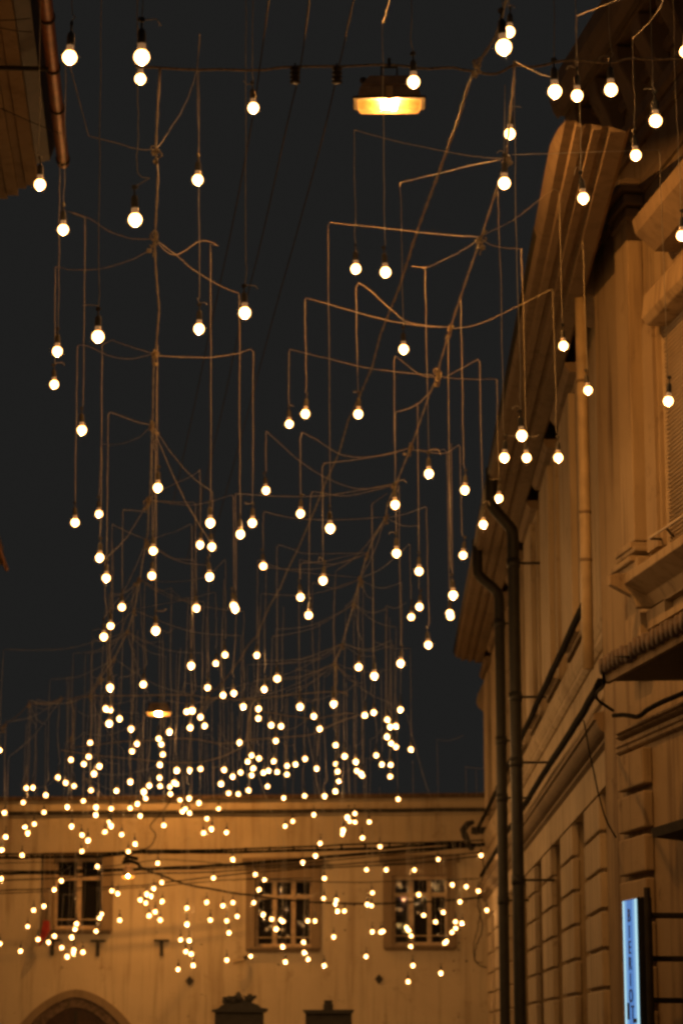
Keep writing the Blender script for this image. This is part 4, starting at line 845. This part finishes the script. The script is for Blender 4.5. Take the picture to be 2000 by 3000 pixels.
def zone(b):
    x, y = b['x'], b['y']
    if y < 2000:
        if x > interp(EAVE, y): z = 'in front of the right-hand building'
        elif x > interp(RIGHT, y): z = 'between right knotted cable and the eaves'
        elif x > interp(MID, y): z = 'between thick brown cable and right knotted cable'
        elif x > interp(LEFT, y): z = 'between left knotted cable and thick brown cable'
        else: z = 'left of the left knotted cable'
        part = 'upper' if y < 1000 else 'middle'
        return ('y', z + (', top third of picture' if part == 'upper' else ', middle third of picture'))
    if y < 2340:
        row = 'not below far lantern' if y < 2125 else ('just above far roofline' if y > 2250 else 'mid-height')
        if x < 310: c = 'above leftmost window'
        elif x < 520: c = 'around far lantern'
        elif x < 720: c = 'left of middle window'
        elif x < 945: c = 'above middle window'
        elif x < 1115: c = 'left of right window'
        else: c = 'above right window'
        return ('x', 'in sky %s, %s' % (c, row))
    if y < 2490:
        c = 'left of leftmost window' if x < 135 else 'above leftmost window' if x < 315 else 'left of middle window' if x < 720 else 'above middle window' if x < 945 else 'right of middle window'
        return ('x', 'on pale strip under far roof, ' + c)
    for nm, a, c_ in (('leftmost', 135, 315), ('middle', 718, 945), ('right', 1118, 1345)):
        if a < x < c_:
            return ('x', 'hanging in front of the %s window%s' % (nm, ', upper half' if y < 2640 else ', lower half' if y < 2770 else ', below its sill'))
    c = 'left of the leftmost window' if x < 135 else 'between leftmost and middle windows' if x < 720 else 'between middle and right windows' if x < 1120 else 'right of the right window'
    return ('x', 'against plaster %s%s' % (c, ', high' if y < 2600 else ', mid-height' if y < 2720 else ', low'))
order = sorted(range(len(bulbs)), key=lambda i: -bulbs[i]['d'])
keep = set(order[:300])
zones = {}
for i in range(len(bulbs)): zones.setdefault(zone(bulbs[i]), []).append(i)
label = {}
for (ax, nm), ids in zones.items():
    ids.sort(key=lambda i: bulbs[i][ax]); n_ = len(ids)
    for r_, i in enumerate(ids):
        w = 'highest' if ax == 'y' else 'leftmost'; last = 'lowest' if ax == 'y' else 'rightmost'
        if n_ == 1: q = 'only lit bulb'
        elif r_ == 0: q = w + ' lit bulb'
        elif r_ == n_ - 1: q = last + ' lit bulb'
        elif ax == 'y': q = ORD[r_ + 1] + '-highest lit bulb'
        else: q = ORD[r_ + 1] + ' lit bulb from left'
        label[i] = q + ' ' + nm
LB = bpy.data.lights.new('bulb_light', 'POINT'); LB.energy = BULB_W; LB.color = WARM; LB.shadow_soft_size = 0.0
far = MB(); nfar = 0
for i, b in enumerate(bulbs):
    c = at_y(b['x'], b['y'], b['D']); path = cord_path(b); rc = .0020 if b['D'] < 20 else .0019
    tilt = (rb.uniform(-.10, .10), rb.uniform(-.10, .10), rb.uniform(0, 6.28))
    if i in keep:
        t = thing('hanging_bulb', label[i], 'light bulb', c, 'lit bulbs hanging on cords over the street')
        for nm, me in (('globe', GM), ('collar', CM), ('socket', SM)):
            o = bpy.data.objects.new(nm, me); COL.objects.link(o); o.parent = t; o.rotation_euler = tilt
            if b['D'] > 22: o.scale = (.88, .88, .88)
        mb = MB(); mb.tube(path, rc, 5)
        if b['D'] < 18 and rb.random() < .45:                       # the tied-off tail of the cord
            sg = rb.choice((-1, 1)); e = path[-1]; w_ = rb.uniform(.5, 1.6); v_ = rb.uniform(-.5, 1)
            mb.tube(wpath([e, e + Vector((.012 * sg, rb.uniform(-.01, .01), .02 * v_)), e + Vector((.038 * sg * w_, rb.uniform(-.02, .02), .026 * v_)), e + Vector((.05 * sg * w_, 0, rb.uniform(-.03, .01)))], 3), rc, 5)
        mb.build('cord', 'cord', t, smooth=True)
        lo = bpy.data.objects.new('bulb_light', LB); COL.objects.link(lo); lo.parent = t; lo.location = (0, 0, -RB - .003)
    else:
        nfar += 1
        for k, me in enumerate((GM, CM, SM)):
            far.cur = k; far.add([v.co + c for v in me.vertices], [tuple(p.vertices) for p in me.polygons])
        far.cur = 3; far.tube(path, rc, 5)
        lo = bpy.data.objects.new('bulb_light', LB); COL.objects.link(lo); lo.location = c + Vector((0, 0, -RB - .003))
if nfar:
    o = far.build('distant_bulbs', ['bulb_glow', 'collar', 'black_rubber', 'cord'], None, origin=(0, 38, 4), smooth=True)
    tag(o, 'smallest and farthest lit bulbs scattered before the far wall', 'light bulbs', kind='stuff')
print('BULBS', len(bulbs), 'stuff', nfar, 'zones', {k[1]: len(v) for k, v in zones.items()}, 'H', H, 'HB', HB, 'zE', zE, 'zr', zr, 'zspan', zspan)
